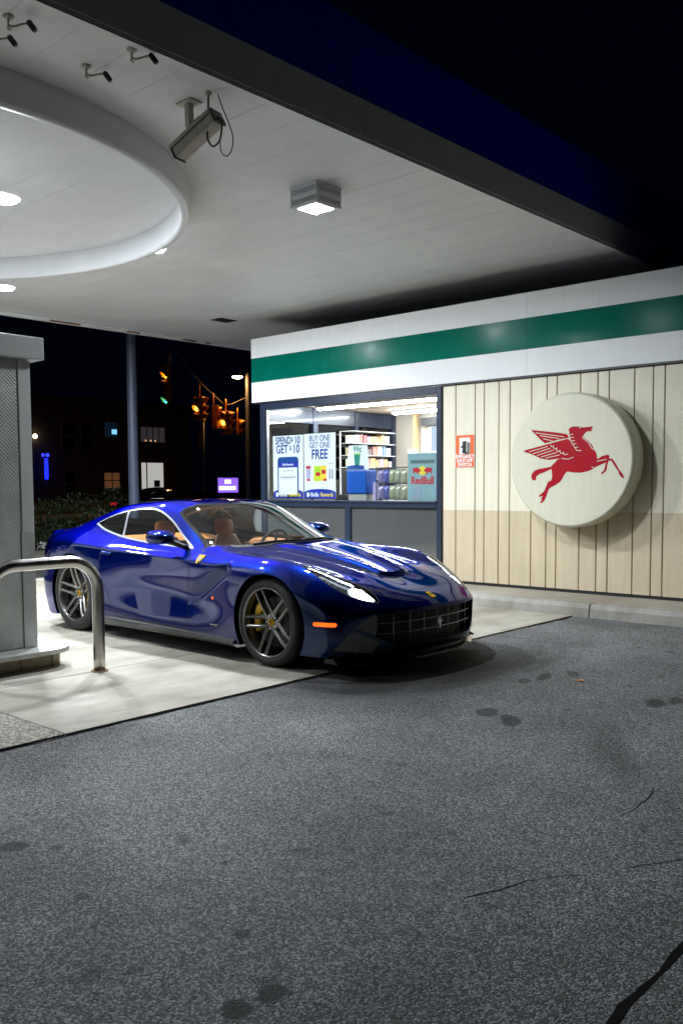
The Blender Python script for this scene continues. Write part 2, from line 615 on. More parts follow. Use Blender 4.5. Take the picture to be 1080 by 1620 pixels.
def sculpt(co):
    """relief on the base surface: hood bulge with its front lip, side air channel, door scallop"""
    x, ay, z = co[:, 0], np.abs(co[:, 1]), co[:, 2]
    out = co.copy()
    sg = np.sign(co[:, 1])
    # raised hood centre: narrow blunt front edge, widening to the windscreen
    w = .185 + (1.86 - np.clip(x, .7, 1.9)) * .165
    ed = w - ay
    lip = 1.875 - .9 * ay ** 2 - x
    h = .030 * smoothstep(-.005, .055, ed) * smoothstep(-.004, .026, lip) * smoothstep(.72, .95, x)
    top = (z > .55) & (x > .7) & (ay < .6)
    out[:, 2] += np.where(top, h, 0)
    # a groove just outside the bulge, fading forward
    g = .016 * np.exp(-((ed + .075) / .05) ** 2) * smoothstep(1.95, 1.55, x) * smoothstep(.72, 1.0, x)
    out[:, 2] -= np.where(top, g, 0)
    # the air channel behind the front wheel
    side = (z < .80) & (z > .35) & (x > .35) & (x < 1.02) & (ay > .8)
    a, b = np.array((.50, .465)), np.array((.93, .715))
    ab = b - a
    t = ((x - a[0]) * ab[0] + (z - a[1]) * ab[1]) / (ab @ ab)
    n = ((x - a[0]) * -ab[1] + (z - a[1]) * ab[0]) / math.hypot(*ab)     # >0 above the channel axis
    tc = np.clip(t, 0, 1)
    along = smoothstep(-.35, .25, t) * smoothstep(1.12, .93, t)
    prof = np.where(n < 0, smoothstep(-.035, .0, n), np.exp(-(n / .075) ** 2))
    dy = .050 * along * prof * (.35 + .65 * tc)
    out[:, 1] -= np.where(side, sg * dy, 0)
    # long scallop along the door, deepest just under the shoulder
    dr = (x < .55) & (x > -1.0) & (ay > .8) & (z < .8)
    zc = .55 + .10 * (x + .2) * -.6
    s = .009 * np.exp(-((z - zc) / .085) ** 2) * smoothstep(-1.0, -.2, x) * smoothstep(.6, .1, x)
    out[:, 1] -= np.where(dr, sg * s, 0)
    # rear haunch: fuller above the rear arch
    hb = (x < -.8) & (ay > .7)
    u = .012 * np.exp(-((x + 1.4) / .35) ** 2) * np.exp(-((z - .80) / .09) ** 2)
    out[:, 1] += np.where(hb, sg * u, 0)
    return out

DLO = smooth_poly([(-1.335,1.030),(-1.27,1.072),(-1.12,1.128),(-.95,1.166),(-.73,1.187),(-.52,1.183),(-.345,1.146),(-.139,1.072),(.076,.972),(.325,.866),(.315,.862),(.222,.862),(-.023,.870),(-.359,.884),(-.749,.916),(-1.085,.972),(-1.27,1.015)], 5)
HEAD = smooth_poly([(1.56,.762),(1.64,.705),(1.72,.672),(1.83,.640),(1.92,.585),(2.005,.548),(2.08,.542),(2.148,.560),(2.098,.632),(2.01,.702),(1.926,.742),(1.838,.772),(1.734,.788),(1.64,.788)], 5)
GRILLE = np.array([(-.1,.447),(.35,.446),(.55,.452),(.645,.436),(.69,.408),(.757,.343),(.70,.318),(.60,.270),(.49,.212),(.3,.200),(-.1,.195)])
INTAKE = np.array([(.862,.184),(.79,.305),(.752,.322),(.60,.243),(.585,.228),(.625,.163),(.66,.158),(.85,.175)])
DOOR = smooth_poly([(.395,.870),(.425,.80),(.425,.71),(.385,.56),(.352,.42),(.362,.28),(.36,.192),(.2,.190),(-.3,.196),(-.6,.208),(-.69,.235),(-.80,.427),(-.858,.515),(-.905,.62),(-.90,.72),(-.862,.82),(-.80,.905),(-.74,.93)], 4)
WSEDGE = np.array([(-.8,1.30),(-.40,1.225),(-.188,1.163),(.089,1.036),(.442,.876),(.62,.80)])
HOODLINE = [(2.112,0),(2.105,.24),(2.07,.46),(2.045,.535)]
HOODSIDE = [(1.60,.742),(1.45,.735),(1.2,.74),(.95,.765),(.70,.80)]

def f_arch(P):
    xzp = xz(P)
    a = np.hypot(xzp[:, 0] - 1.37, xzp[:, 1] - .335) - .383
    b = np.hypot(xzp[:, 0] + 1.355, xzp[:, 1] - .355) - .398
    return np.minimum(a, b)
def f_dlo(off):
    return lambda P: sd_poly(xz(P), DLO) - off
def f_ws(off):
    def fn(P):
        zl = np.interp(P[:, 0], WSEDGE[:, 0], WSEDGE[:, 1])
        ay = np.abs(P[:, 1])
        base = .79 - .12 * ay ** 2 - .62 * np.maximum(ay - .35, 0) ** 2 * 2
        top = .035 - .55 * ay ** 2
        return np.maximum.reduce([(zl - P[:, 2]) * .9, (P[:, 0] - base) * .85, (top - P[:, 0]) * .9]) - off
    return fn
def f_rear_ws(P):
    ay = np.abs(P[:, 1])
    return np.maximum.reduce([P[:, 0] + 1.02 - .25 * ay ** 2, -1.78 - P[:, 0], ay - .50 + .06 * (P[:, 0] + 1.4)])
def f_head(off):
    return lambda P: sd_poly(xay(P), HEAD) - off
def f_grille(P): return sd_poly(ayz(P), GRILLE)
def f_intake(P): return sd_poly(ayz(P), INTAKE)
HOODP = np.array([(2.112,-.1),(2.112,0),(2.105,.24),(2.07,.46),(2.045,.53),(1.92,.578),(1.72,.66),(1.60,.742),(1.45,.735),(1.2,.74),(.95,.765),(.70,.80),(.60,.68),(.70,.42),(.80,0),(.80,-.1)])
def f_door(off):
    return lambda P: sd_poly(xz(P), DOOR) - off
def f_hood(off):
    return lambda P: sd_poly(xay(P), HOODP) - off
def f_div(off):
    return lambda P: (P[:, 0] + .86 + (P[:, 2] - 1.04) * .78) * .79 - off

def build_car():
    car = empty('sports_car', (-6.2906, 5.6385, 0), -0.0075)
    tag(car, 'glossy dark blue sports coupe with tan leather seats parked on the concrete pad', 'car')
    me = body_surface(4)
    co = np.empty(len(me.vertices) * 3)
    me.vertices.foreach_get('co', co)
    me.vertices.foreach_set('co', sculpt(co.reshape(-1, 3)).ravel())
    me.update()
    global SKIN
    from mathutils.bvhtree import BVHTree
    SKIN = BVHTree.FromPolygons([v.co.copy() for v in me.vertices], [tuple(p.vertices) for p in me.polygons])
    C = Cutter(me)
    bpy.data.meshes.remove(me)
    sides = S_ALL
    tops = T_ALL
    cabin = treg(6, 15, 0, 4)
    # 1 wheel arches (removed)
    ar = S_ALL | treg(0, 17, 3, 4)
    C.cut(f_arch, ar)
    C.mark(f_arch, ar, -1)
    # 2 side glass with its metal surround
    sg = treg(7, 16, 2, 4)
    C.cut(f_dlo(0), sg); C.cut(f_dlo(-.013), sg)
    C.mark(f_dlo(0), sg, 3); C.mark(f_dlo(-.013), sg, 2)
    # 3 windscreen, black edge band
    wr = treg(6, 12, 0, 3)
    C.cut(f_ws(0), wr); C.cut(f_ws(-.022), wr)
    C.mark(f_ws(0), wr, 5, (0,)); C.mark(f_ws(-.022), wr, 4, (5,))
    rr = treg(12, 17, 0, 3)
    C.cut(f_rear_ws, rr)
    C.mark(f_rear_ws, rr, 6, (0,))
    # 4 headlights
    hr = treg(0, 6, 1, 4)
    C.cut(f_head(.004), hr); C.cut(f_head(-.004), hr)
    C.mark(f_head(.004), hr, 8); C.mark(f_head(-.004), hr, 7)
    # 5 grille and corner ducts
    C.cut(f_grille, F_ALL)
    C.mark(f_grille, F_ALL, -1)
    gin = lambda P: np.maximum(f_grille(P), .60 - np.abs(P[:, 1]))
    C.cut(lambda P: .60 - np.abs(P[:, 1]), F_ALL)
    C.mark(gin, F_ALL, 12)
    fi = F_ALL | sreg(0, 3)
    C.cut(f_intake, fi)
    C.mark(f_intake, fi, 9)
    # 6 panel gaps
    dg = sreg(6, 14) | treg(6, 14, 3, 4)
    C.cut(f_door(.0042), dg); C.cut(f_door(-.0042), dg)
    C.mark(f_door(.0042), dg, 8, (0,)); C.mark(f_door(-.0042), dg, 10, (8,))
    hreg = treg(0, 8, 0, 4)
    C.cut(f_hood(.0035), hreg); C.cut(f_hood(-.0035), hreg)
    C.mark(f_hood(.0035), hreg, 8, (0,)); C.mark(f_hood(-.0035), hreg, 11, (8,))
    C.cut(f_div(.011), sg); C.cut(f_div(-.011), sg)
    bm, part = C.bm, C.part
    for f in bm.faces:                       # lower front and rear edges in black, inset beside the grille
        r = f[C.reg]
        if f[part] == 0 and 300 <= r < 316 and (r - 300) % 4 == 3 and (r - 300) // 4 < 3: f[part] = 13
        if f[part] == 0 and 400 <= r < 416 and (r - 400) % 4 == 3: f[part] = 13
    # door halves: by side
    bm.normal_update()
    def grab(sel, name, mats, mi=None, push=0.0, parent=car, solid=0.0):
        keep = [f for f in bm.faces if sel(f)]
        if not keep: return None
        vmap, verts, faces, mis = {}, [], [], []
        for f in keep:
            q = []
            for v in f.verts:
                if v not in vmap:
                    vmap[v] = len(verts)
                    verts.append(v.co - v.normal * push)
                q.append(vmap[v])
            faces.append(q)
            mis.append(mi(f) if mi else 0)
        me = bpy.data.meshes.new(name)
        me.from_pydata([tuple(v) for v in verts], [], faces)
        me.polygons.foreach_set('material_index', mis)
        me.update()
        o = link(name, me, parent, mats, True)
        return o
    P_ = lambda f: f[part]
    cy = lambda f: f.calc_center_median().y
    def dv(f):
        c = f.calc_center_median()
        return (c.x + .86 + (c.z - 1.04) * .78) * .79
    # fold the arch rim inwards so the panel has an edge
    rim = [e for e in bm.edges if len({f[part] == -1 for f in e.link_faces}) == 2 and any(f[part] == -1 and f[C.reg] in ar for f in e.link_faces)]
    body = grab(lambda f: P_(f) in (0, 8), 'body', [M_PAINT, M_GAP], lambda f: 1 if P_(f) == 8 else 0)
    vs, fs = [], []
    for e in rim:
        a, b = e.verts[0].co, e.verts[1].co
        n = len(vs)
        s = 1 if a.y > 0 else -1
        vs += [a, b, Vector((b.x, b.y - .05 * s, b.z)), Vector((a.x, a.y - .05 * s, a.z))]
        fs.append((n, n + 1, n + 2, n + 3))
    pydata('arch_flange', vs, fs, M_PAINT, body)
    for s in (-1, 1):
        d = grab(lambda f: P_(f) == 10 and cy(f) * s > 0, 'door', M_PAINT)
        # handle
        hb = bmesh.new()
        pts = [(-.845, .952 * s, .79), (-.81, .985 * s, .792), (-.76, .988 * s, .787), (-.715, .960 * s, .778)]
        add_tube(hb, [tuple(p) for p in catmull(pts, 6)], [.012] * 5 + [.014] * 9 + [.012] * 5, 10)
        from_bm('handle', hb, M_PAINT, d)
        grab(lambda f: P_(f) == 3 and cy(f) * s > 0, 'window_trim', M_TRIM)
        grab(lambda f: P_(f) == 2 and cy(f) * s > 0 and dv(f) > .011, 'side_window', M_SIDEGLASS)
        grab(lambda f: P_(f) == 2 and cy(f) * s > 0 and dv(f) < -.011, 'quarter_window', M_SIDEGLASS)
        grab(lambda f: P_(f) == 2 and cy(f) * s > 0 and abs(dv(f)) <= .011, 'window_divider', M_TRIM)
        # headlight: clear lens over a dark bowl with a lit projector
        hl = empty('headlight', parent=car)
        grab(lambda f: P_(f) == 7 and cy(f) * s > 0, 'lens', M_LENS, parent=hl)
        bowl = grab(lambda f: P_(f) == 7 and cy(f) * s > 0, 'bowl', pbr('headlight_bowl', (.05, .055, .065), .25, metal=.6), push=.035, parent=hl)
        led = grab(lambda f: P_(f) == 7 and cy(f) * s > 0 and sd_poly(np.array([[f.calc_center_median().x, abs(f.calc_center_median().y)]]), np.array([(2.128,.572),(2.075,.562),(2.00,.580),(1.955,.625),(1.965,.68),(2.005,.688),(2.085,.628)]))[0] < 0, 'lit_projector', M_WHITELED, push=.02, parent=hl)
        strip = grab(lambda f: P_(f) == 7 and cy(f) * s > 0 and sd_line(np.array([[f.calc_center_median().x, abs(f.calc_center_median().y)]]), np.array([(1.62,.735),(1.74,.690),(1.86,.655),(1.94,.615)]))[0] < .013, 'light_strip', M_DRL, push=.012, parent=hl)
        for q in range(4):
            px, py = 1.70 + .055 * q, .752 - .012 * q
            lathe('reflector', [(.004, .0), (.012, .006), (.016, .018)], M_CHROME, hl, 12, 'X', (px, py * s, .700 - .030 * q))
        grab(lambda f: P_(f) == 9 and cy(f) * s > 0, 'duct_flap', M_GREYFLAP, push=.012)
        # divider on the flap
        tube('duct_vane', [(2.075, .742 * s, .178), (2.092, .725 * s, .215), (2.10, .712 * s, .262)], .006, M_GREYFLAP, car, 6)
    grab(lambda f: P_(f) == 11, 'hood', M_PAINT)
    grab(lambda f: P_(f) == 4, 'windscreen', M_GLASS)
    grab(lambda f: P_(f) == 5, 'windscreen_surround', M_GLOSSBLACK)
    grab(lambda f: P_(f) == 6, 'rear_window', M_SIDEGLASS)
    for s in (-1, 1): grab(lambda f: P_(f) == 12 and cy(f) * s > 0, 'grille_inset', M_GREYFLAP, push=.022)
    grab(lambda f: P_(f) == 13 and f.calc_center_median().x > 0, 'lower_valance', M_GLOSSBLACK)
    grab(lambda f: P_(f) == 13 and f.calc_center_median().x < 0, 'rear_valance', M_GLOSSBLACK)
    grab(lambda f: P_(f) in (0, 11) and f[C.reg] in treg(10, 15, 0, 2), 'headliner', pbr('headliner_cloth', (.16, .13, .10), .9), push=.035)
    # walls of the grille opening
    vs, fs = [], []
    for e in bm.edges:
        fr = [f for f in e.link_faces if f[C.reg] in F_ALL]
        if len(fr) == 2 and (fr[0][part] == -1) != (fr[1][part] == -1):
            a, b = e.verts[0].co, e.verts[1].co
            n = len(vs)
            vs += [a, b, b - Vector((.10, 0, 0)), a - Vector((.10, 0, 0))]
            fs.append((n, n + 1, n + 2, n + 3))
    pydata('grille_surround', vs, fs, M_GLOSSBLACK, car)
    bm.free()
    return car, body
def skin_side(x, z, s):
    h = SKIN.ray_cast(Vector((x, 2.0 * s, z)), Vector((0, -s, 0)))
    return h[0], h[1] if h[1].y * s > 0 else -h[1]
def skin_top(x, y):
    h = SKIN.ray_cast(Vector((x, y, 3)), Vector((0, 0, -1)))
    return h[0], h[1] if h[1].z > 0 else -h[1]
def skin_front(y, z):
    h = SKIN.ray_cast(Vector((4, y, z)), Vector((-1, 0, 0)))
    return h[0], h[1] if h[1].x > 0 else -h[1]

HORSE = [(-.02,-.50),(.03,-.36),(.00,-.22),(-.10,-.16),(-.16,-.02),(-.30,.02),(-.36,.14),(-.30,.16),(-.22,.08),(-.12,.12),(-.20,.20),(-.30,.20),(-.30,.26),(-.16,.28),(-.04,.24),(.00,.36),(-.08,.40),(-.06,.46),(.06,.50),(.14,.42),(.16,.28),(.14,.10),(.22,.14),(.34,.10),(.38,.20),(.44,.18),(.40,.02),(.28,.02),(.20,-.06),(.22,-.20),(.14,-.30),(.16,-.46),(.08,-.50)]
SHIELDP = [(-.38,.50),(.38,.50),(.42,.30),(.38,.05),(.26,-.22),(.0,-.50),(-.26,-.22),(-.38,.05),(-.42,.30)]

def emblem(name, poly, size, o, n, up, mat, parent, lift=.003, th=.002, sx=1.0):
    n = Vector(n).normalized()
    ex = Vector(up).cross(n).normalized()
    ey = n.cross(ex)
    M = Mplane(Vector(o) + n * lift, ex, ey)
    return prism(name, [(p[0] * size * sx, p[1] * size) for p in poly], 0, th, mat, parent, M)

def make_wheel(car, wx, s, R, w, yout, phase, cal):
    """alloy wheel: tyre, barrel, five split spokes, hub, disc and caliper; outward = local +y"""
    wl = empty('wheel', (wx, (yout - w / 2) * s, R), 0 if s > 0 else PI, car)
    h = w / 2
    tp = [(.268, h - .014), (.277, h - .004), (.296, h + .003), (.318, h - .002), (R - .012, h - .016), (R - .003, h - .032), (R, h - .055)]
    tp = tp + [(R, -.0)] + [(r, -q) for r, q in tp[::-1]]
    ty = lathe('tyre', tp, M_TYRE, wl, 72, 'Y')
    # tread grooves
    bm = bmesh.new()
    for q in (-.3, 0, .3):
        add_lathe(bm, [(R + .0006, q * w - .006), (R + .0006, q * w + .006)], 72, 'Y')
    tag(from_bm('tread_groove', bm, M_GAP, ty), kind='stuff')
    # raised sidewall lettering
    bm = bmesh.new()
    word = 'MICHELIN'
    for gi, base in enumerate((122, 302)):
        for i, ch in enumerate(word):
            tm = text_mesh(ch, .030, .0006, .0006)
            a = math.radians(base + i * 6.3)
            rr = .300
            # reading clockwise as seen from outside (local x to the left from outside view)
            p = Vector((math.cos(a) * rr, h + .0032, math.sin(a) * rr))
            ey = Vector((math.cos(a), 0, math.sin(a)))
            ex = Vector((math.sin(a), 0, -math.cos(a))) * -1
            M = Mplane(p, ex, ey)
            tm.transform(M)
            bm.from_mesh(tm)
            bpy.data.meshes.remove(tm)
    tag(from_bm('sidewall_lettering', bm, pbr('tyre_lettering', (.05, .05, .052), .5), ty), kind='stuff')
    rim = lathe('rim', [(.266, h - .020), (.2715, h - .008), (.2705, h - .002), (.262, h - .004), (.256, h - .014), (.250, h - .05), (.243, h - .09), (.24, -h + .03)], M_RIM, wl, 72, 'Y')
    rec = .045 if w < .28 else .060
    def face_h(r):                       # concave face
        t = max(0, min(1, (r - .05) / .20))
        return h - .010 - rec * (1 - t) ** 1.4
    def arm(bm, pts, wid, th):
        rings = []
        n = len(pts)
        for i, (x, z) in enumerate(pts):
            a = pts[max(i - 1, 0)]; b = pts[min(i + 1, n - 1)]
            tx, tz = b[0] - a[0], b[1] - a[1]
            l = math.hypot(tx, tz); tx /= l; tz /= l
            nx, nz = -tz, tx
            r = math.hypot(x, z)
            fh = face_h(r); wd = wid[i] / 2
            sec = [(-wd, -th), (-wd, -.010), (-wd * .45, 0), (wd * .45, 0), (wd, -.010), (wd, -th)]
            rings.append([bm.verts.new((x + nx * u, fh + v, z + nz * u)) for u, v in sec])
        for A, B in zip(rings[:-1], rings[1:]):
            for k in range(6):
                bm.faces.new((A[k], A[(k + 1) % 6], B[(k + 1) % 6], B[k]))
        bm.faces.new(rings[0]); bm.faces.new(rings[-1])
    for k in range(5):
        bm = bmesh.new()
        a0 = math.radians(phase + 72 * k)
        for sg in (-1, 1):
            pts = []
            for t in np.linspace(0, 1, 9):
                r = .040 + t * .212
                u = max(0, (t - .16) / .84)
                e0 = np.array((math.cos(a0 + sg * .10), math.sin(a0 + sg * .10))) * .074
                e1 = np.array((math.cos(a0 + sg * math.radians(27.5)), math.sin(a0 + sg * math.radians(27.5)))) * .254
                q = e0 + (e1 - e0) * u if t > .16 else e0 * (.55 + .45 * t / .16)
                pts.append((q[0], q[1]))
            arm(bm, pts, [.046, .042, .037, .034, .032, .030, .029, .029, .033], .026)
        bmesh.ops.recalc_face_normals(bm, faces=bm.faces[:])
        from_bm('spoke', bm, M_RIM, wl)
    hub_h = face_h(.05)
    hub = lathe('hub', [(.0, hub_h + .002), (.066, hub_h + .001), (.072, hub_h - .008), (.072, hub_h - .05)], M_RIM, wl, 40, 'Y')
    cap_ = lathe('centre_cap', [(.0, hub_h + .009), (.026, hub_h + .008), (.031, hub_h + .003), (.031, hub_h)], M_SHIELD, wl, 32, 'Y')
    prism('emblem', [(-p[0] * .036, p[1] * .036) for p in HORSE], 0, .001, M_ENAMELBLACK, cap_, Mplane((0, hub_h + .0095, 0), (-1, 0, 0), (0, 0, 1)))
    for k in range(5):
        a = math.radians(phase + 36 + 72 * k)
        lathe('lug_bolt', [(.0, hub_h + .006), (.007, hub_h + .006), (.010, hub_h), (.010, hub_h - .01)], M_CHROME, wl, 8, 'Y', (math.cos(a) * .053, 0, math.sin(a) * .053))
    disc = lathe('brake_disc', [(.06, h - .085), (.095, h - .085), (.095, h - .098), (.198, h - .098), (.198, h - .13), (.06, h - .13)], M_DISC, wl, 64, 'Y')
    # caliper: arc block hugging the disc
    bm = bmesh.new()
    a0 = math.radians(cal)
    prof = [(.140, h - .085), (.150, h - .070), (.205, h - .066), (.220, h - .080), (.222, h - .14), (.14, h - .14)]
    rings = []
    for t in np.linspace(-1, 1, 11):
        ang = a0 + math.radians(34) * t
        sc = 1.0 - .10 * (abs(t) > .9)
        rings.append([bm.verts.new((math.cos(ang) * (.18 + (r - .18) * sc), q, math.sin(ang) * (.18 + (r - .18) * sc))) for r, q in prof])
    for A, B in zip(rings[:-1], rings[1:]):
        for k in range(6): bm.faces.new((A[k], A[(k + 1) % 6], B[(k + 1) % 6], B[k]))
    bm.faces.new(rings[0]); bm.faces.new(rings[-1])
    bmesh.ops.recalc_face_normals(bm, faces=bm.faces[:])
    from_bm('brake_caliper', bm, M_YELLOW, wl)
    return wl

def rounded(name, secs, mat, parent, sub=2):
    """closed loft through rectangular-ish sections, smoothed: secs = list of 4-point rings"""
    V, F = [], []
    for r in secs: V += [tuple(p) for p in r]
    n = len(secs); m = len(secs[0])
    for i in range(n - 1):
        for k in range(m):
            F.append((i * m + k, i * m + (k + 1) % m, (i + 1) * m + (k + 1) % m, (i + 1) * m + k))
    F.append(tuple(range(m))[::-1]); F.append(tuple((n - 1) * m + k for k in range(m)))
    o = pydata(name, V, F, mat, parent, True)
    md = o.modifiers.new('s', 'SUBSURF'); md.levels = sub; md.render_levels = sub
    return o

def make_seat(car, y):
    st = empty('seat', (0, 0, 0), 0, car)
    def ring(x, yw, z, t, lean=0):
        return [(x - t, y - yw, z + lean), (x + t, y - yw * .9, z - lean), (x + t, y + yw * .9, z - lean), (x - t, y + yw, z + lean)]
    rounded('backrest', [ring(-.44, .22, .36, .07, .02), ring(-.47, .235, .45, .075, .02), ring(-.54, .245, .62, .07, .02), ring(-.60, .225, .77, .06, .02), ring(-.635, .15, .88, .05, .01), ring(-.645, .13, .92, .045)], M_TAN, st)
    rounded('headrest', [ring(-.655, .125, .90, .045), ring(-.66, .135, .95, .05), ring(-.675, .13, 1.03, .048), ring(-.68, .10, 1.065, .035)], M_TAN, st)
    for q in (-1, 1):
        def br(x, z, t): return [(x - t, y + q * .255, z), (x + t * 1.6, y + q * .245, z), (x + t * 1.6, y + q * .19, z), (x - t, y + q * .18, z)]
        rounded('side_bolster', [br(-.40, .34, .05), br(-.42, .45, .07), br(-.49, .62, .07), br(-.55, .76, .05), br(-.58, .82, .03)], M_TAN, st)
    rounded('cushion', [[(-.46, y - .24, .27), (-.46, y - .24, .40), (-.46, y + .24, .40), (-.46, y + .24, .27)], [(-.2, y - .25, .27), (-.2, y - .25, .43), (-.2, y + .25, .43), (-.2, y + .25, .27)], [(.06, y - .22, .30), (.06, y - .22, .44), (.06, y + .22, .44), (.06, y + .22, .30)]], M_TAN, st)
    return st

def car_details(car, body):
    # wheels: near side is y < 0
    for s in (-1, 1):
        make_wheel(car, 1.36, s, .343, .255, .952, 33, 8 if s < 0 else 172)
        make_wheel(car, -1.36, s, .362, .315, .962, 50, 172 if s < 0 else 8)
        for wx, r, wz in ((1.37, .40, .335), (-1.355, .415, .355)):
            bm = bmesh.new()
            n = 28
            ring = []
            for k in range(n + 1):
                a = math.radians(-28 + 236 * k / n)
                ring.append((wx + math.cos(a) * r, wz + math.sin(a) * r))
            A = [bm.verts.new((x, .90 * s, z)) for x, z in ring]
            B = [bm.verts.new((x, .42 * s, z)) for x, z in ring]
            for k in range(n): bm.faces.new((A[k], A[k + 1], B[k + 1], B[k]))
            bm.faces.new(B)
            from_bm('wheel_liner', bm, M_LINER, car)
        # sill blade
        xs = np.linspace(-.95, .985, 16)
        V, F = [], []
        for i, x in enumerate(xs):
            b_ = smoothstep(-.95, -.7, np.array([x]))[0]
            yb = skin_side(x, .21, s)[0].y * s if abs(x) < .9 else .945
            zt = .205 - .025 * (x + .95) / 1.9
            V += [(x, (yb - .004) * s, zt), (x, (yb + .010) * s, zt - .012), (x, (yb + .014 + .012 * b_) * s, .135), (x, (yb - .02) * s, .105), (x, (yb - .25) * s, .10)]
            if i:
                for k in range(4): F.append(((i - 1) * 5 + k, (i - 1) * 5 + k + 1, i * 5 + k + 1, i * 5 + k))
        pydata('sill', V, F, M_SILL, car, True)
        # door mirror
        mr = empty('door_mirror', parent=car)
        def mring(t, x, ry, rz, z, yc):
            return [(x - .05, (yc - .012 + ry * math.copysign(abs(math.cos(a)) ** .75, math.cos(a))) * s, z + rz * math.copysign(abs(math.sin(a)) ** .8, math.sin(a))) for a in [2 * PI * k / 12 for k in range(12)]]
        secs = [mring(0, .245, .03, .014, .952, .985), mring(0, .23, .075, .036, .952, .985), mring(0, .19, .108, .055, .953, .985), mring(0, .14, .118, .064, .955, .985), mring(0, .09, .118, .066, .957, .985), mring(0, .065, .112, .062, .957, .985)]
        V, F = [], []
        for r in secs: V += r
        for i in range(len(secs) - 1):
            for k in range(12): F.append((i * 12 + k, i * 12 + (k + 1) % 12, (i + 1) * 12 + (k + 1) % 12, (i + 1) * 12 + k))
        F.append(tuple(range(12))[::-1])
        o = pydata('mirror_shell', V, F, M_PAINT, mr, True)
        md = o.modifiers.new('s', 'SUBSURF'); md.levels = 2; md.render_levels = 2
        pydata('mirror_glass', [tuple(v) for v in secs[-1]], [tuple(range(12))], pbr('mirror_glass', (.7, .7, .7), .03, metal=1), mr)
        st = bmesh.new()
        add_tube(st, [(.120, .93 * s, .925), (.20, .90 * s, .900), (.235, .855 * s, .878), (.25, .82 * s, .865)], [.030, .024, .022, .026], 10)
        from_bm('mirror_arm', st, M_BLACK, mr)
        # fender shield, side repeater, script strip, front side marker
        p, n = skin_side(.535, .785, s)
        sh = emblem('fender_shield', SHIELDP, .105, p, n, (0, 0, 1), M_SHIELD, car, .002, .003, .85)
        emblem('emblem', HORSE, .062, p, n, (0, 0, 1), M_ENAMELBLACK, sh, .0055, .001)
        p, n = skin_side(.70, .480, s)
        emblem('side_repeater', [(-.5, -.5), (.5, -.5), (.5, .5), (-.5, .5)], .022, p, n, (0, 0, 1), M_AMBER, car, .001, .003, .8)
        p, n = skin_side(.715, .262, s)
        emblem('script_badge', [(-.5, -.04), (.5, -.04), (.5, .04), (-.5, .04)], .105, p, n, (0, 0, 1), M_CHROME, car, .001, .002)
        V, F = [], []
        nx = 14
        for i in range(nx + 1):
            x = 1.822 + (1.99 - 1.822) * i / nx
            e = .006 if i in (0, nx) else 0
            for k, z in enumerate((.360 + e, .375, .390 - e)):
                q, nn = skin_side(x, z, s)
                V.append(q + nn * (.004 if k == 1 else .001))
                if i and k: F.append(((i - 1) * 3 + k - 1, (i - 1) * 3 + k, i * 3 + k, i * 3 + k - 1))
        pydata('side_marker', V, F, M_AMBER, car, True)
        # corner fin of the splitter
        prism('splitter_fin', [(1.88, .09), (2.02, .09), (1.98, .125), (1.90, .122)], .868, .874, M_BLACK, car, Matrix(((1, 0, 0, 0), (0, 0, s, 0), (0, 1, 0, 0), (0, 0, 0, 1))))
        # tail lamp and exhaust
        lathe('tail_lamp', [(.0, -2.262), (.06, -2.258), (.075, -2.235), (.075, -2.18)], M_REDLENS, car, 32, 'X', (0, .56 * s, .80))
        for q in (0, .1):
            lathe('exhaust_tip', [(.034, -2.26), (.04, -2.29), (.045, -2.26), (.045, -2.1)], M_CHROME, car, 20, 'X', (0, (.50 + q) * s, .28))
    # splitter blade
    ny = 24
    V, F = [], []
    for i in range(ny + 1):
        y = -.86 + 1.72 * i / ny
        ay = abs(y)
        x = np.interp(ay, [0, .28, .53, .71, .835, .87], [2.300, 2.285, 2.222, 2.105, 1.985, 1.90])
        V += [(x + .004, y, .100), (x + .006, y, .090), (x - .30, y, .088), (x - .12, y, .118)]
        if i:
            for k in range(4): F.append(((i - 1) * 4 + k, (i - 1) * 4 + (k + 1) % 4, i * 4 + (k + 1) % 4, i * 4 + k))
    pydata('splitter', V, F, M_GLOSSBLACK, car)
    # grille: dark backing and bars
    gy = np.linspace(-.60, .60, 25)
    gx = lambda y, d: float(np.interp(abs(y), [0, .28, .53, .71, .835], [2.300, 2.285, 2.222, 2.105, 1.985])) - d
    V = [(gx(y, .085), y, z) for y in gy for z in (.17, .47)]
    F = [(2 * i, 2 * i + 1, 2 * i + 3, 2 * i + 2) for i in range(24)]
    gr = pydata('grille', V, F, pbr('grille_mesh_black', (.006, .006, .006), .6), car)
    M_BAR = pbr('grille_bar_metal', (.50, .50, .50), .3, metal=.9)
    for z in (.295, .372):
        tube('bar', [(gx(y, .030), y, z) for y in np.linspace(-.60, .60, 25)], .0042, M_BAR, gr, 6)
    for y in (-.46, -.31, -.155, 0, .155, .31, .46):
        tube('bar', [(gx(y, .034), y, z) for z in (.205, .30, .38, .445)], .0034, M_BAR, gr, 6)
    tube('bar', [(gx(y, .010), y, .455 - .012 * (abs(y) > .5)) for y in np.linspace(-.55, .55, 25)], .004, M_GLOSSBLACK, gr, 6)
    for y in (-.235, .235): lathe('sensor', [(0, .0), (.011, 0), (.012, -.02)], M_GLOSSBLACK, gr, 12, 'X', (gx(y, .03), y, .412))
    emblem('grille_horse', HORSE, .095, (gx(0, .018), 0, .332), (1, 0, 0), (0, 0, 1), M_CHROME, car, .002, .006)
    p, n = skin_front(0, .537)
    bd = emblem('nose_badge', [(-.36, -.5), (.36, -.5), (.36, .5), (-.36, .5)], .072, p, n, (0, 0, 1), M_SHIELD, car, .001, .003)
    emblem('emblem', HORSE, .048, p, n, (0, 0, 1), M_ENAMELBLACK, bd, .0045, .001)
    # under-floor
    bm = bmesh.new()
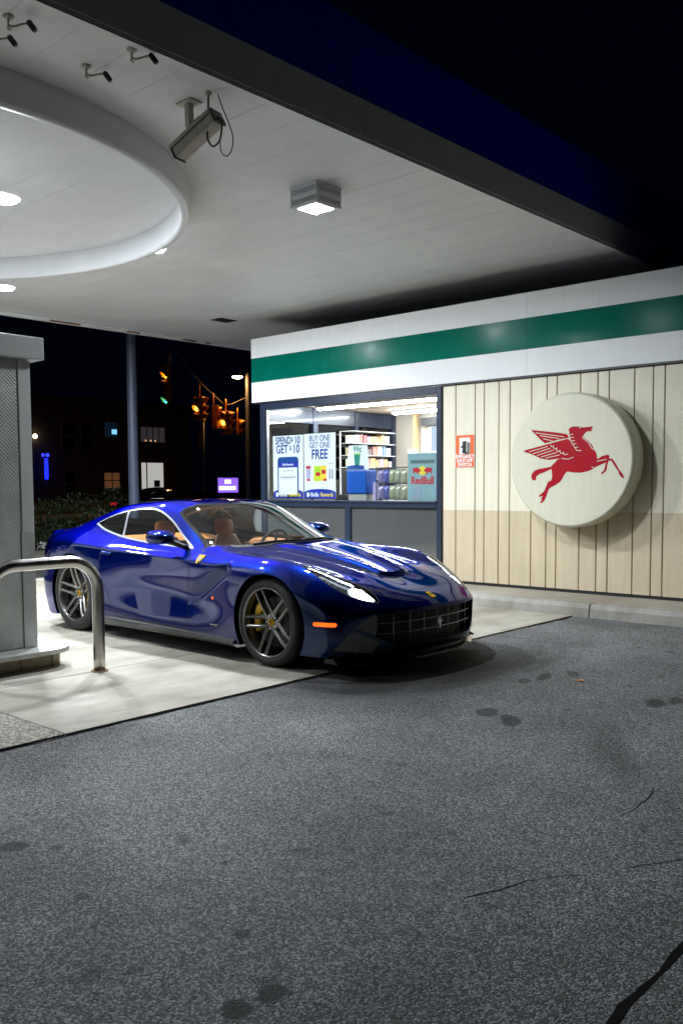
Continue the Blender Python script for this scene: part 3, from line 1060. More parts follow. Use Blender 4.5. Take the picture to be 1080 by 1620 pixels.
    add_box(bm, -.90, .92, -.90, .90, .118, .14)
    add_box(bm, -2.15, -.902, -.56, .56, .119, .139)
    add_box(bm, .922, 1.95, -.60, .60, .119, .139)
    add_box(bm, 1.80, 2.16, -.66, .66, .14, .15)
    from_bm('under_floor', bm, M_LINER, car)
    # cabin
    cb = bmesh.new()
    add_box(cb, -.95, .80, -.76, .76, .20, .22)
    add_box(cb, -2.0, -.95, -.70, .70, .22, .84)
    add_box(cb, .80, .84, -.78, .78, .2, .82)
    from_bm('cabin_floor', cb, M_DASH, car)
    rounded('dashboard', [[(.22, y, .60), (.28, y, .80), (.55, y, .845), (.78, y, .82), (.78, y, .5)] for y in (-.74, -.70, -.4, 0, .4, .70, .74)], M_DASH, car, 2)
    sw = empty('steering_wheel', parent=car)
    c = Vector((.06, .36, .80)); ax = Vector((-.93, 0, .36)).normalized()
    e1 = Vector((0, 1, 0)); e2 = ax.cross(e1)
    tube('rim', [c + e1 * math.cos(a) * .178 + e2 * math.sin(a) * .178 for a in [2 * PI * k / 32 for k in range(32)]], .016, M_DASH, sw, 10, True)
    for a in (0, PI, PI * .5, -PI * .5):
        tube('spoke', [c - ax * .02, c + e1 * math.cos(a) * .17 + e2 * math.sin(a) * .17], .013, M_DASH, sw, 8)
    lathe('boss', [(0, -.02), (.055, -.02), (.06, .03)], M_DASH, sw, 20, 'X', (.06, .36, .80))
    rounded('instrument_hood', [[(.14, y, .80), (.16, y, .868), (.34, y, .872), (.38, y, .80)] for y in (.18, .22, .36, .50, .54)], M_DASH, car, 2)
    for y in (-.37, .37): make_seat(car, y)
    rounded('centre_console', [[(x, -.11, .24), (x, -.10, z), (x, .10, z), (x, .11, .24)] for x, z in ((-.75, .46), (-.4, .48), (0, .50), (.3, .62))], M_TAN, car, 2)
    rounded('parcel_shelf', [[(-.95, y, .70), (-.93, y, .86), (-1.4, y, .90), (-1.75, y, .88), (-1.75, y, .7)] for y in (-.68, -.6, 0, .6, .68)], M_TAN, car, 1)
    for s in (-1, 1):
        rounded('door_card', [[(x, .80 * s, .24), (x, .74 * s, .55), (x, .775 * s, zt), (x, .82 * s, zt), (x, .86 * s, .5)] for x, zt in ((-.86, .90), (-.5, .875), (0, .855), (.34, .845))], M_TAN, car, 1)
        # inner faces of the pillars
        rounded('pillar_trim', [[(x, (y - .035) * s, z), (x, (y - .01) * s, z + .02), (x + .03, (y - .01) * s, z), (x, (y - .035) * s, z - .02)] for x, y, z in ((.42, .79, .862), (.15, .70, .99), (-.10, .615, 1.12), (-.40, .57, 1.19), (-.8, .55, 1.19))], pbr('pillar_cloth', (.10, .075, .05), .9), car, 1)
    # rear-view mirror and wiper
    rounded('interior_mirror', [[(.03, y, 1.12), (.03, y, 1.175), (.055, y, 1.18), (.055, y, 1.115)] for y in (-.10, -.08, .08, .10)], M_BLACK, car, 1)
    V = []
    bm = bmesh.new()
    for y0, y1 in ((-.50, .02), (.02, .50)):
        pts = []
        for t in np.linspace(0, 1, 10):
            y = y0 + (y1 - y0) * t
            x = .80 - .35 * max(0, abs(y) - .05) ** 2 - .005
            q, n = skin_top(x, y)
            pts.append(q + n * .012)
        add_tube(bm, pts, .009, 6)
    from_bm('wiper', bm, M_BLACK, car)
    V, F = [], []
    for i, y in enumerate(np.linspace(-.66, .66, 24)):        # cowl strip below the glass
        for k, dx in enumerate((-.03, .035)):
            q, n = skin_top(.79 - .12 * y * y - 1.24 * max(0, abs(y) - .35) ** 2 + dx, y)
            V.append(q + n * .003)
        if i: F.append((2 * i - 2, 2 * i - 1, 2 * i + 1, 2 * i))
    pydata('cowl', V, F, M_BLACK, car, True)
# ------------------------------------------------------------------ surfaces
def ground_mat(name, base, lo, hi, cell, bumpd, stain=False, blotch=.25, tint=(1, 1, 1), rough=.85, fine=0.0):
    """stone speckle: random value per Voronoi cell, large blotches, relief; optional 'stain' point attribute"""
    m, nt, N, L = nmat(name)
    b = N['Principled BSDF']
    g = N.new('ShaderNodeNewGeometry')
    vo = N.new('ShaderNodeTexVoronoi'); vo.inputs['Scale'].default_value = cell
    L.new(g.outputs['Position'], vo.inputs['Vector'])
    sp = N.new('ShaderNodeSeparateColor'); L.new(vo.outputs['Color'], sp.inputs[0])
    rp = N.new('ShaderNodeValToRGB')
    rp.color_ramp.elements[0].position = .15; rp.color_ramp.elements[0].color = (lo, lo, lo, 1)
    rp.color_ramp.elements[1].position = .95; rp.color_ramp.elements[1].color = (hi, hi, hi, 1)
    e = rp.color_ramp.elements.new(.6); e.color = (base, base, base, 1)
    L.new(sp.outputs[0], rp.inputs[0])
    no = N.new('ShaderNodeTexNoise'); no.inputs['Scale'].default_value = .8; no.inputs['Detail'].default_value = 9; no.inputs['Roughness'].default_value = .62
    L.new(g.outputs['Position'], no.inputs['Vector'])
    mr = N.new('ShaderNodeMapRange')
    mr.inputs[1].default_value = .3; mr.inputs[2].default_value = .7
    mr.inputs[3].default_value = 1 - blotch; mr.inputs[4].default_value = 1 + blotch
    L.new(no.outputs[0], mr.inputs[0])
    cur = mr.outputs[0]
    if stain:
        at = N.new('ShaderNodeAttribute'); at.attribute_name = 'stain'
        n2 = N.new('ShaderNodeTexNoise'); n2.inputs['Scale'].default_value = 55; n2.inputs['Detail'].default_value = 3
        L.new(g.outputs['Position'], n2.inputs['Vector'])
        s1 = N.new('ShaderNodeMath'); s1.operation = 'MULTIPLY_ADD'; s1.inputs[1].default_value = .35; s1.inputs[2].default_value = -.17
        L.new(n2.outputs[0], s1.inputs[0])
        s2 = N.new('ShaderNodeMath'); s2.operation = 'ADD'
        L.new(at.outputs['Fac'], s2.inputs[0]); L.new(s1.outputs[0], s2.inputs[1])
        s2b = N.new('ShaderNodeMath'); s2b.operation = 'MULTIPLY'; s2b.use_clamp = True
        gt = N.new('ShaderNodeMath'); gt.operation = 'MULTIPLY'; gt.inputs[1].default_value = 8; gt.use_clamp = True
        L.new(at.outputs['Fac'], gt.inputs[0])
        L.new(s2.outputs[0], s2b.inputs[0]); L.new(gt.outputs[0], s2b.inputs[1])
        s3 = N.new('ShaderNodeMapRange'); s3.inputs[3].default_value = 1; s3.inputs[4].default_value = .10
        L.new(s2b.outputs[0], s3.inputs[0])
        mm = N.new('ShaderNodeMath'); mm.operation = 'MULTIPLY'
        L.new(cur, mm.inputs[0]); L.new(s3.outputs[0], mm.inputs[1])
        cur = mm.outputs[0]
        rr = N.new('ShaderNodeMapRange'); rr.inputs[3].default_value = rough; rr.inputs[4].default_value = rough - .05
        L.new(s2b.outputs[0], rr.inputs[0]); L.new(rr.outputs[0], b.inputs['Roughness'])
    else:
        b.inputs['Roughness'].default_value = rough
    vm = N.new('ShaderNodeVectorMath'); vm.operation = 'SCALE'
    L.new(rp.outputs[0], vm.inputs[0]); L.new(cur, vm.inputs['Scale'])
    v2 = N.new('ShaderNodeVectorMath'); v2.operation = 'MULTIPLY'; v2.inputs[1].default_value = tint
    L.new(vm.outputs[0], v2.inputs[0])
    L.new(v2.outputs[0], b.inputs['Base Color'])
    bp = N.new('ShaderNodeBump'); bp.inputs['Strength'].default_value = .8; bp.inputs['Distance'].default_value = bumpd
    L.new(vo.outputs['Distance'], bp.inputs['Height'])
    bp.invert = True
    L.new(bp.outputs[0], b.inputs['Normal'])
    b.inputs['Specular IOR Level'].default_value = .18
    MATS[name] = m
    return m

M_ASPH = ground_mat('asphalt_aggregate', .128, .058, .29, 150, .003, True, .40, (1.0, 1.0, .985), .80)
M_ASPHFAR = ground_mat('asphalt_far', .06, .03, .10, 60, .003, False, .25, (.98, 1, 1.02), .85)

def concrete(name, col, dark=.35, streak=True):
    m, nt, N, L = nmat(name)
    b = N['Principled BSDF']
    g = N.new('ShaderNodeNewGeometry')
    a = N.new('ShaderNodeTexNoise'); a.inputs['Scale'].default_value = .9; a.inputs['Detail'].default_value = 8; a.inputs['Roughness'].default_value = .68
    mp = N.new('ShaderNodeMapping'); mp.inputs['Scale'].default_value = (1.6, .7, 1)
    L.new(g.outputs['Position'], mp.inputs[0]); L.new(mp.outputs[0], a.inputs['Vector'])
    c = N.new('ShaderNodeTexNoise'); c.inputs['Scale'].default_value = 140; c.inputs['Detail'].default_value = 3
    L.new(g.outputs['Position'], c.inputs['Vector'])
    r1 = N.new('ShaderNodeMapRange'); r1.inputs[1].default_value = .33; r1.inputs[2].default_value = .66; r1.inputs[3].default_value = 1 - dark; r1.inputs[4].default_value = 1.12
    L.new(a.outputs[0], r1.inputs[0])
    r2 = N.new('ShaderNodeMapRange'); r2.inputs[1].default_value = .3; r2.inputs[2].default_value = .7; r2.inputs[3].default_value = .86; r2.inputs[4].default_value = 1.1
    L.new(c.outputs[0], r2.inputs[0])
    d = N.new('ShaderNodeTexVoronoi'); d.inputs['Scale'].default_value = 7.0
    L.new(g.outputs['Position'], d.inputs['Vector'])
    r3 = N.new('ShaderNodeMapRange'); r3.inputs[1].default_value = .035; r3.inputs[2].default_value = .06; r3.inputs[3].default_value = .45; r3.inputs[4].default_value = 1
    L.new(d.outputs['Distance'], r3.inputs[0])
    m1 = N.new('ShaderNodeMath'); m1.operation = 'MULTIPLY'; L.new(r1.outputs[0], m1.inputs[0]); L.new(r2.outputs[0], m1.inputs[1])
    m2 = N.new('ShaderNodeMath'); m2.operation = 'MULTIPLY'; L.new(m1.outputs[0], m2.inputs[0]); L.new(r3.outputs[0], m2.inputs[1])
    # brownish dirt tint in the darker patches
    mx = N.new('ShaderNodeMix'); mx.data_type = 'RGBA'
    mx.inputs[6].default_value = (col[0] * .95, col[1] * .84, col[2] * .66, 1); mx.inputs[7].default_value = (*col, 1)
    L.new(r1.outputs[0], mx.inputs[0])
    vm = N.new('ShaderNodeVectorMath'); vm.operation = 'SCALE'
    L.new(mx.outputs[2], vm.inputs[0]); L.new(m2.outputs[0], vm.inputs['Scale'])
    L.new(vm.outputs[0], b.inputs['Base Color'])
    b.inputs['Roughness'].default_value = .78
    bp = N.new('ShaderNodeBump'); bp.inputs['Strength'].default_value = .25; bp.inputs['Distance'].default_value = .003
    L.new(c.outputs[0], bp.inputs['Height']); L.new(bp.outputs[0], b.inputs['Normal'])
    MATS[name] = m
    return m

M_CONC = concrete('pad_concrete', (.42, .395, .33), .48)
M_CONC2 = concrete('sidewalk_concrete', (.36, .33, .27), .3)
M_KERB = concrete('kerb_concrete', (.38, .37, .33), .4)
M_EXPOSED = ground_mat('exposed_aggregate', .34, .16, .48, 70, .003, False, .12, (1.0, .93, .80), .8)
M_SEAM = pbr('joint_sealant', (.008, .008, .009), 1.0, spec=.05, var=.3, vscale=30)

# the wide ground sheet, far below everything else that lies on it
gr = pydata('ground', [(-260, -260, -.045), (260, -260, -.045), (260, 260, -.045), (-260, 260, -.045)], [(0, 1, 2, 3)], M_ASPHFAR)
tag(gr, kind='structure')

# asphalt of the lot in front, with oil spots
def lot():
    x0, x1, y0, y1, st = -4.45, 1.2, .3, 8.68, .028
    nx, ny = int((x1 - x0) / st), int((y1 - y0) / st)
    X, Y = np.meshgrid(np.linspace(x0, x1, nx + 1), np.linspace(y0, y1, ny + 1), indexing='ij')
    rng = np.random.default_rng(3)
    Z = np.full_like(X, -.012)
    # gentle unevenness
    Z += .006 * np.sin(X * 1.7 + 1) * np.sin(Y * 1.1)
    edge = np.minimum.reduce([X - x0, (y1 - Y)])
    Z = np.where(edge < .25, -.012 + (Z + .012) * np.clip(edge / .25, 0, 1), Z)
    V = np.stack([X, Y, Z], -1).reshape(-1, 3)
    ids = np.arange((nx + 1) * (ny + 1)).reshape(nx + 1, ny + 1)
    F = np.stack([ids[:-1, :-1], ids[1:, :-1], ids[1:, 1:], ids[:-1, 1:]], -1).reshape(-1, 4)
    me = bpy.data.meshes.new('lot_asphalt')
    me.from_pydata(V.tolist(), [], F.tolist())
    S = np.zeros(len(V))
    def blob(x, y, rx, ry, a, k, soft=.35):
        c, s = math.cos(a), math.sin(a)
        dx, dy = V[:, 0] - x, V[:, 1] - y
        u, v = (dx * c + dy * s) / rx, (-dx * s + dy * c) / ry
        th = np.arctan2(v, u)
        ph = rng.uniform(0, 6, 3)
        r = np.hypot(u, v) * (1 + .12 * np.sin(2 * th + ph[0]) + .10 * np.sin(3 * th + ph[1]) + .06 * np.sin(5 * th + ph[2]))
        np.maximum(S, min(1, k * 1.35) * np.clip((1 + soft - r) / (2 * soft), 0, 1), out=S)
    SPOTS = ((-2.96, 4.66, .065, .125, .6, .62), (-2.75, 4.58, .065, .135, .7, .66), (-2.27, 5.53, .055, .13, .4, .6), (-2.20, 5.68, .045, .09, .4, .5), (-3.20, 5.79, .045, .16, .3, .62), (-3.08, 6.0, .045, .12, .6, .5), (-3.24, 5.58, .05, .10, .3, .6),
             (-1.735, 1.648, .040, .047, .2, .9), (-1.752, 1.532, .044, .047, .3, .9), (-3.198, 1.669, .050, .062, .2, .62), (-3.07, 1.773, .03, .03, .2, .35), (-2.63, 1.61, .025, .03, .2, .45), (-2.04, 1.81, .025, .03, .2, .5), (-2.19, 1.37, .03, .04, .2, .4), (-2.48, 2.12, .014, .018, .2, .6), (-2.5, 4.75, .02, .05, .6, .4), (-3.05, 4.48, .02, .04, .6, .4), (-2.6, 5.9, .02, .05, .5, .4))
    blob(-2.05, 4.42, .11, .42, .5, .36, .45)
    blob(-3.75, 5.25, .46, 1.05, .1, .66, .75)
    blob(-4.05, 4.45, .34, .60, -.9, .62, .6)
    blob(-3.4, 4.6, .14, .40, .7, .40, .5)
    blob(-3.85, 5.7, .40, .60, .2, .80, .5)
    blob(-3.95, 4.75, .26, .42, -.4, .75, .4)
    blob(-3.45, 6.1, .12, .45, .2, .45, .5)
    blob(-2.9, 5.2, .5, .8, .4, .20, .9)
    for _ in range(70):
        blob(rng.uniform(-4.2, .8), rng.uniform(1.0, 8.2), rng.uniform(.012, .03), rng.uniform(.015, .04), rng.uniform(0, 3), rng.uniform(.25, .6), .3)
    at = me.attributes.new('stain', 'FLOAT', 'POINT')
    at.data.foreach_set('value', S.astype(np.float32))
    o = link('lot_asphalt', me, None, M_ASPH, True)
    tag(o, kind='structure')
    def film(x, y, rx, ry, a, k):
        n = 44
        ph = rng.uniform(0, 6, 5)
        V, F = [], []
        for q in range(n):
            t = 2 * PI * q / n
            r = 1 + .10 * math.sin(2 * t + ph[0]) + .08 * math.sin(3 * t + ph[1]) + .05 * math.sin(7 * t + ph[2]) + .04 * math.sin(11 * t + ph[3]) + .03 * math.sin(17 * t + ph[4])
            u, v = rx * r * math.cos(t), ry * r * math.sin(t)
            px, py = x + u * math.cos(a) - v * math.sin(a), y + u * math.sin(a) + v * math.cos(a)
            V.append((px, py, -.012 + .006 * math.sin(px * 1.7 + 1) * math.sin(py * 1.1) + .002))
        base = [(p[0] - x, p[1] - y) for p in V]
        V, A_ = [], []
        for f_, st_ in ((.6, 1.0), (.86, .92), (1.0, .45), (1.16, 0.0)):
            for u, v in base:
                px, py = x + u * f_, y + v * f_
                V.append((px, py, -.012 + .006 * math.sin(px * 1.7 + 1) * math.sin(py * 1.1) + .0007))
                A_.append(st_ * min(1, k * 1.3))
        V.append((x, y, -.012 + .006 * math.sin(x * 1.7 + 1) * math.sin(y * 1.1) + .0007)); A_.append(min(1, k * 1.3))
        F = [(q, (q + 1) % n, 4 * n) for q in range(n)]
        for r_ in range(3): F += [(r_ * n + q, (r_ + 1) * n + q, (r_ + 1) * n + (q + 1) % n, r_ * n + (q + 1) % n) for q in range(n)]
        so = pydata('oil_stain', V, F, M_ASPH, o, True)
        so.data.attributes.new('stain', 'FLOAT', 'POINT').data.foreach_set('value', np.array(A_, np.float32))
    for sp_ in SPOTS: film(*sp_)
    # tarred joint and hairline cracks
    def ribbon(name, pts, w, jit, mat, z=-.0045):
        P = [np.array(p) for p in pts]
        out = []
        for a, b in zip(P[:-1], P[1:]):
            n = max(2, int(np.linalg.norm(b - a) / .03))
            for k in range(n): out.append(a + (b - a) * k / n)
        out.append(P[-1])
        V, F = [], []
        for i, p in enumerate(out):
            d = out[min(i + 1, len(out) - 1)] - out[max(i - 1, 0)]
            nrm = np.array((-d[1], d[0])) / (np.hypot(*d) + 1e-9)
            off = jit * (math.sin(i * .55 + 1) + math.sin(i * .23) * 1.4 + rng.normal(0, .25))
            ww = w * (.75 + .25 * math.sin(i * .4) + rng.uniform(-.12, .12)) * (1 if 0 < i < len(out) - 1 else .2)
            q = p + nrm * off
            zz = -.012 + .006 * math.sin(q[0] * 1.7 + 1) * math.sin(q[1] * 1.1) + .0012
            V += [(*(q + nrm * ww), zz), (*(q - nrm * ww), zz)]
            if i: F.append((2 * i - 2, 2 * i - 1, 2 * i + 1, 2 * i))
        pydata(name, V, F, mat, o)
    ribbon('tar_joint', [(-.992, 2.80), (-.985, 2.4), (-.97, 2.1), (-.96, 1.5), (-.95, .8)], .015, .004, M_SEAM)
    ribbon('crack', [(-1.66, 2.46), (-1.60, 2.60), (-1.568, 2.717), (-1.502, 2.822), (-1.456, 2.90)], .0028, .006, M_SEAM)
    ribbon('crack', [(-1.628, 3.95), (-1.591, 3.786), (-1.579, 3.66), (-1.60, 3.50)], .0025, .006, M_SEAM)
    ribbon('crack', [(-1.35, 3.05), (-1.20, 3.3), (-1.22, 3.6)], .002, .006, M_SEAM)
    ribbon('pad_edge_seam', [(-4.438, .3), (-4.44, 3), (-4.437, 6), (-4.44, 8.66)], .014, .004, M_SEAM)
    return o
lot()

# concrete pad: separate slabs with open joints
pad = empty('concrete_pad')
tag(pad, kind='structure')
box('joint_bed', -12.6, -4.452, -6, 8.66, -.040, -.022, M_SEAM, pad)
xs = [-12.6, -9.15, -5.82, -4.453]
ys = [-6.0, -1.2, 2.655, 5.17, 8.66]
for a, b in zip(xs[:-1], xs[1:]):
    for c, d in zip(ys[:-1], ys[1:]):
        ex = b > -4.5 and d < 2.7
        box('slab', a + .004, b - .004, c + .004, d - .004, -.03, 0, M_EXPOSED if ex else M_CONC, pad, bev=.005)

# raised walk and kerb along the shop
kb = empty('kerb')
tag(kb, kind='structure')
edges = [-10.45, -7.4, -4.275, -1.15, 2.0]
for a, b in zip(edges[:-1], edges[1:]):
    prof = [(8.665, -.04), (8.672, .085), (8.690, .118), (8.715, .129), (8.845, .131), (8.845, -.04)]
    bm = bmesh.new()
    n = 14
    rings = []
    for i in range(n + 1):
        x = a + .007 + (b - a - .014) * i / n
        rings.append([bm.verts.new((x, y + random.uniform(-.002, .002), z + random.uniform(-.0015, .0015))) for y, z in prof])
    for A, B in zip(rings[:-1], rings[1:]):
        for k in range(6): bm.faces.new((A[k], A[(k + 1) % 6], B[(k + 1) % 6], B[k]))
    bm.faces.new(rings[0]); bm.faces.new(rings[-1])
    bmesh.ops.recalc_face_normals(bm, faces=bm.faces[:])
    from_bm('kerb_stone', bm, M_KERB, kb)
wk = empty('pavement')
tag(wk, kind='structure')
for a, b in zip([-10.45, -8.9, -7.4, -5.9, -4.9, -3.4, -1.9], [-8.9, -7.4, -5.9, -4.9, -3.4, -1.9, 2.0]):
    box('paving_slab', a + .003, b - .003, 8.852, 9.56, -.03, .128, M_CONC2, wk, bev=.004)
# far road beyond the pad: pale pavement strip and kerb
fp = box('far_pavement', -17.0, -15.2, -30, 40, -.04, .10, M_CONC2); tag(fp, kind='structure')
fp2 = box('street', -38, -17.05, -60, 70, -.044, -.02, M_ASPHFAR); tag(fp2, kind='structure')
fp3 = box('opposite_pavement', -46, -38.05, -60, 70, -.04, .12, M_CONC2); tag(fp3, kind='structure')

# ------------------------------------------------------------------ canopy over the pumps
M_WHITE = pbr('white_painted_metal', (.72, .73, .74), .38, var=.05, vscale=2.5, bump=.03, bscale=8)
M_WHITE2 = pbr('white_painted_soffit', (.70, .71, .73), .42, var=.07, vscale=1.4, rvar=.08)
M_GREYBAND = pbr('grey_canopy_edge', (.70, .70, .70), .5, var=.06, vscale=2)
M_BLUEBAND = pbr('blue_canopy_fascia', (.008, .028, .60), .4, var=.05, vscale=2)
CZ = 3.954
can = empty('fuel_canopy', (-8.4, 3.2, 0))
tag(can, 'large white canopy roof with grey and blue edge over the fuel pumps', 'canopy')
def cbox(name, x0, x1, y0, y1, z0, z1, mat, bev=0.0): return box(name, x0 + 8.4, x1 + 8.4, y0 - 3.2, y1 - 3.2, z0, z1, mat, can, bev)
pit = .352
y = -6.6
k = 0
rp = random.Random(4)
while y < 12.4:
    # each soffit board tips a little, so its seam shows as a fine line
    bm = bmesh.new()
    t0, t1 = rp.uniform(0, .0006), rp.uniform(.0006, .0016)
    x0, x1, ya, yb = -12.45 + 8.4, -4.46 + 8.4, y - 3.2, y + pit - .0012 - 3.2
    vs = [(x0, ya, CZ + t0), (x1, ya, CZ + t0), (x1, yb, CZ + t1), (x0, yb, CZ + t1), (x0, ya, CZ + .05), (x1, ya, CZ + .05), (x1, yb, CZ + .05), (x0, yb, CZ + .05)]
    pydata('soffit_board', vs, [(0, 3, 2, 1), (4, 5, 6, 7), (0, 1, 5, 4), (2, 3, 7, 6), (1, 2, 6, 5), (0, 4, 7, 3)], M_WHITE2, can)
    bm.free()
    y += pit
cbox('roof_deck', -12.5, -4.5, -6.7, 12.5, CZ + .055, 4.6, M_GREYBAND)
cbox('edge_angle', -4.470, -4.424, -6.7, 12.5, CZ - .012, CZ + .02, M_WHITE)
for a, b in zip([-6.7, -2.7, 1.3, 5.27, 8.9], [-2.7, 1.3, 5.27, 8.9, 12.5]):
    cbox('edge_band', -4.50, -4.42, a + .002, b - .002, CZ + .022, 4.243, M_GREYBAND)
    cbox('blue_fascia', -4.50, -4.425, a + .001, b - .001, 4.246, 4.79, M_BLUEBAND)
cbox('back_edge', -12.56, -12.46, -6.7, 12.5, CZ - .03, 4.79, M_WHITE)
cbox('side_edge', -12.45, -4.5, 12.45, 12.52, CZ - .02, 4.79, M_BLUEBAND)
# rust stains on the far edge: flaked strips
M_RUST = pbr('rusty_flake', (.16, .07, .03), .9, var=.5, vscale=40)
for yy, l in ((7.35, .35), (7.7, .18), (8.75, .25), (9.9, .3), (10.4, .12)):
    cbox('rust_flake', -12.457, -12.452, yy, yy + l, CZ - .034, CZ - .012, M_RUST)
# round drop ring round the pump lights
cx, cy, cr = -7.962 + 8.4, 2.98 - 3.2, 2.69
bm = bmesh.new()
add_lathe(bm, [(cr, CZ + .004), (cr, CZ - .20), (cr - .012, CZ - .225), (cr - .060, CZ - .225), (cr - .075, CZ - .20), (cr - .075, CZ + .004)], 128, 'Z', (cx, cy, 0))
bmesh.ops.recalc_face_normals(bm, faces=bm.faces[:])
from_bm('drop_ring', bm, M_WHITE, can)
# open slot left by a missing fitting
bm = bmesh.new()
add_box(bm, -10.80 + 8.4, -10.53 + 8.4, 9.10 - 3.2, 9.45 - 3.2, CZ - .004, CZ - .002)
from_bm('open_slot', bm, M_GAP if 'shadow_gap_rubber' in MATS else pbr('slot_dark', (.006, .006, .006), .9), can)
for xx in (-10.6, -8.3):
    cbox('column', xx - .11, xx + .11, 3.09, 3.31, .16, CZ, M_WHITE, .012)

# ------------------------------------------------------------------ canopy lights
M_LAMPBODY = pbr('lamp_housing_metal', (.62, .63, .65), .4, metal=.3)
def canopy_lamp(x, y, label, power=1.0):
    lens = emis('lamp_lens_lit_%d' % int(power * 100), (.86, .93, 1.0), LAMP_EMIT * power)
    r = empty('canopy_light', (x, y, CZ))
    tag(r, label, 'light', 'square lights under the canopy')
    w = .158
    bm = bmesh.new()
    # perforated skirt: four sides with two rows of slots
    for q in range(4):
        R_ = Matrix.Rotation(q * PI / 2, 4, 'Z')
        n = 16
        def bar(u0, u1, z0, z1):
            vs = [bm.verts.new(R_ @ Vector((u, -w + d, z))) for d in (0, .006) for (u, z) in ((u0, z0), (u1, z0), (u1, z1), (u0, z1))]
            for f in ((0, 1, 2, 3), (7, 6, 5, 4), (0, 4, 5, 1), (1, 5, 6, 2), (2, 6, 7, 3), (3, 7, 4, 0)): bm.faces.new([vs[i] for i in f])
        e = .0065 * (q % 2)
        bar(-w + e, w - e, -.030, .0); bar(-w + e, w - e, -.115, -.075); bar(-w + e, w - e, -.170, -.155)
        for i in range(n):
            u = -w + .012 + (2 * w - .024) * i / (n - 1)
            bar(u - .0055, u + .0055, -.0752, -.0298); bar(u - .0055, u + .0055, -.1552, -.1148)
    from_bm('skirt', bm, M_LAMPBODY, r)
    box('gear_tray', -w + .012, w - .012, -w + .012, w - .012, -.166, -.002, pbr('lamp_inside', (.12, .12, .13), .6), r)
    bm = bmesh.new()
    add_box(bm, -w + .004, w - .004, -w + .004, -.112, -.176, -.160); add_box(bm, -w + .004, w - .004, .112, w - .004, -.176, -.160)
    add_box(bm, -w + .004, -.112, -.1115, .1115, -.176, -.160); add_box(bm, .112, w - .004, -.1115, .1115, -.176, -.160)
    from_bm('bezel', bm, M_LAMPBODY, r)
    pydata('lens', [(-.110, -.110, -.1735), (-.110, .110, -.1735), (.110, .110, -.1735), (.110, -.110, -.1735)], [(0, 1, 2, 3)], lens, r)
    return r
def flush_lamp(x, y, label, power=1.0):
    lens = emis('dome_lens_lit_%d' % int(power * 100), (.86, .93, 1.0), LAMP_EMIT * power)
    r = empty('canopy_light', (x, y, CZ))
    tag(r, label, 'light', 'flush lights under the canopy')
    lathe('base_ring', [(.140, -.001), (.140, -.014), (.134, -.019), (.127, -.017), (.126, -.011)], M_LAMPBODY, r, 40, 'Z')
    lathe('lens', [(.1255, -.0165), (.085, -.021), (.045, -.0235), (.001, -.0245)], lens, r, 40, 'Z')
    return r
canopy_lamp(-5.43, 5.79, 'square canopy light with slotted sides, alone between ring and grey edge', .50)
flush_lamp(-8.05, 6.00, 'lit flush canopy light tucked against the far rim of the round ring', .95)
flush_lamp(-10.95, 5.80, 'lit flush canopy light farthest back, half cut by the photo edge', 1.6)
flush_lamp(-7.62, 4.06, 'bright flush canopy light inside the round ceiling ring', .72)
flush_lamp(-8.6, 2.0, 'second flush light inside the ceiling ring, added out of view', .75)  # unseen lamp, added for more light on the forecourt
canopy_lamp(-7.84, .10, 'canopy light on the near side of the ceiling ring, added out of view', .45)  # unseen too, added to light the foreground asphalt
PEG_BODY = [(0.003, 0.352), (0.042, 0.369), (0.111, 0.368), (0.172, 0.354), (0.275, 0.36), (0.285, 0.346), (0.263, 0.33), (0.275, 0.318), (0.256, 0.305), (0.226, 0.313), (0.196, 0.294), (0.173, 0.267), (0.166, 0.253), (0.235, 0.201), (0.28, 0.15), (0.304, 0.101), (0.326, 0.072), (0.339, 0.002), (0.394, 0.035), (0.46, 0.05), (0.479, 0.033), (0.475, 0.006), (0.511, 0.002), (0.541, -0.037), (0.593, -0.121), (0.629, -0.163), (0.649, -0.207), (0.623, -0.204), (0.591, -0.169), (0.581, -0.134), (0.549, -0.093), (0.497, -0.016), (0.468, -0.019), (0.454, -0.063), (0.447, -0.118), (0.426, -0.139), (0.389, -0.166), (0.386, -0.145), (0.418, -0.118), (0.429, -0.076), (0.439, -0.035), (0.388, -0.055), (0.313, -0.084), (0.284, -0.108), (0.224, -0.128), (0.148, -0.141), (0.071, -0.14), (-0.015, -0.125), (-0.046, -0.153), (-0.069, -0.195), (-0.1, -0.238), (-0.156, -0.274), (-0.22, -0.303), (-0.244, -0.324), (-0.259, -0.368), (-0.283, -0.427), (-0.299, -0.456), (-0.343, -0.485), (-0.348, -0.463), (-0.324, -0.441), (-0.34, -0.434), (-0.316, -0.397), (-0.365, -0.412), (-0.36, -0.39), (-0.308, -0.353), (-0.292, -0.332), (-0.268, -0.273), (-0.252, -0.237), (-0.212, -0.223), (-0.2, -0.172), (-0.21, -0.092), (-0.294, -0.127), (-0.359, -0.148), (-0.4, -0.177), (-0.408, -0.221), (-0.449, -0.218), (-0.466, -0.183), (-0.458, -0.147), (-0.425, -0.11), (-0.36, -0.09), (-0.278, -0.079), (-0.214, -0.066), (-0.19, -0.042), (-0.135, 0.01), (-0.087, 0.026), (-0.018, 0.104), (0.013, 0.203), (0.003, 0.317), (-0.005, 0.334)]
PEG_WING = [(-0.569, 0.119), (-0.527, 0.132), (-0.297, 0.178), (-0.105, 0.229), (-0.027, 0.24), (0.004, 0.224), (0.083, 0.101), (0.053, 0.038), (0.007, 0.018), (-0.072, 0.034), (-0.103, 0.021), (-0.247, 0.01), (-0.344, 0.027), (-0.41, 0.058), (-0.493, 0.09), (-0.544, 0.103)]
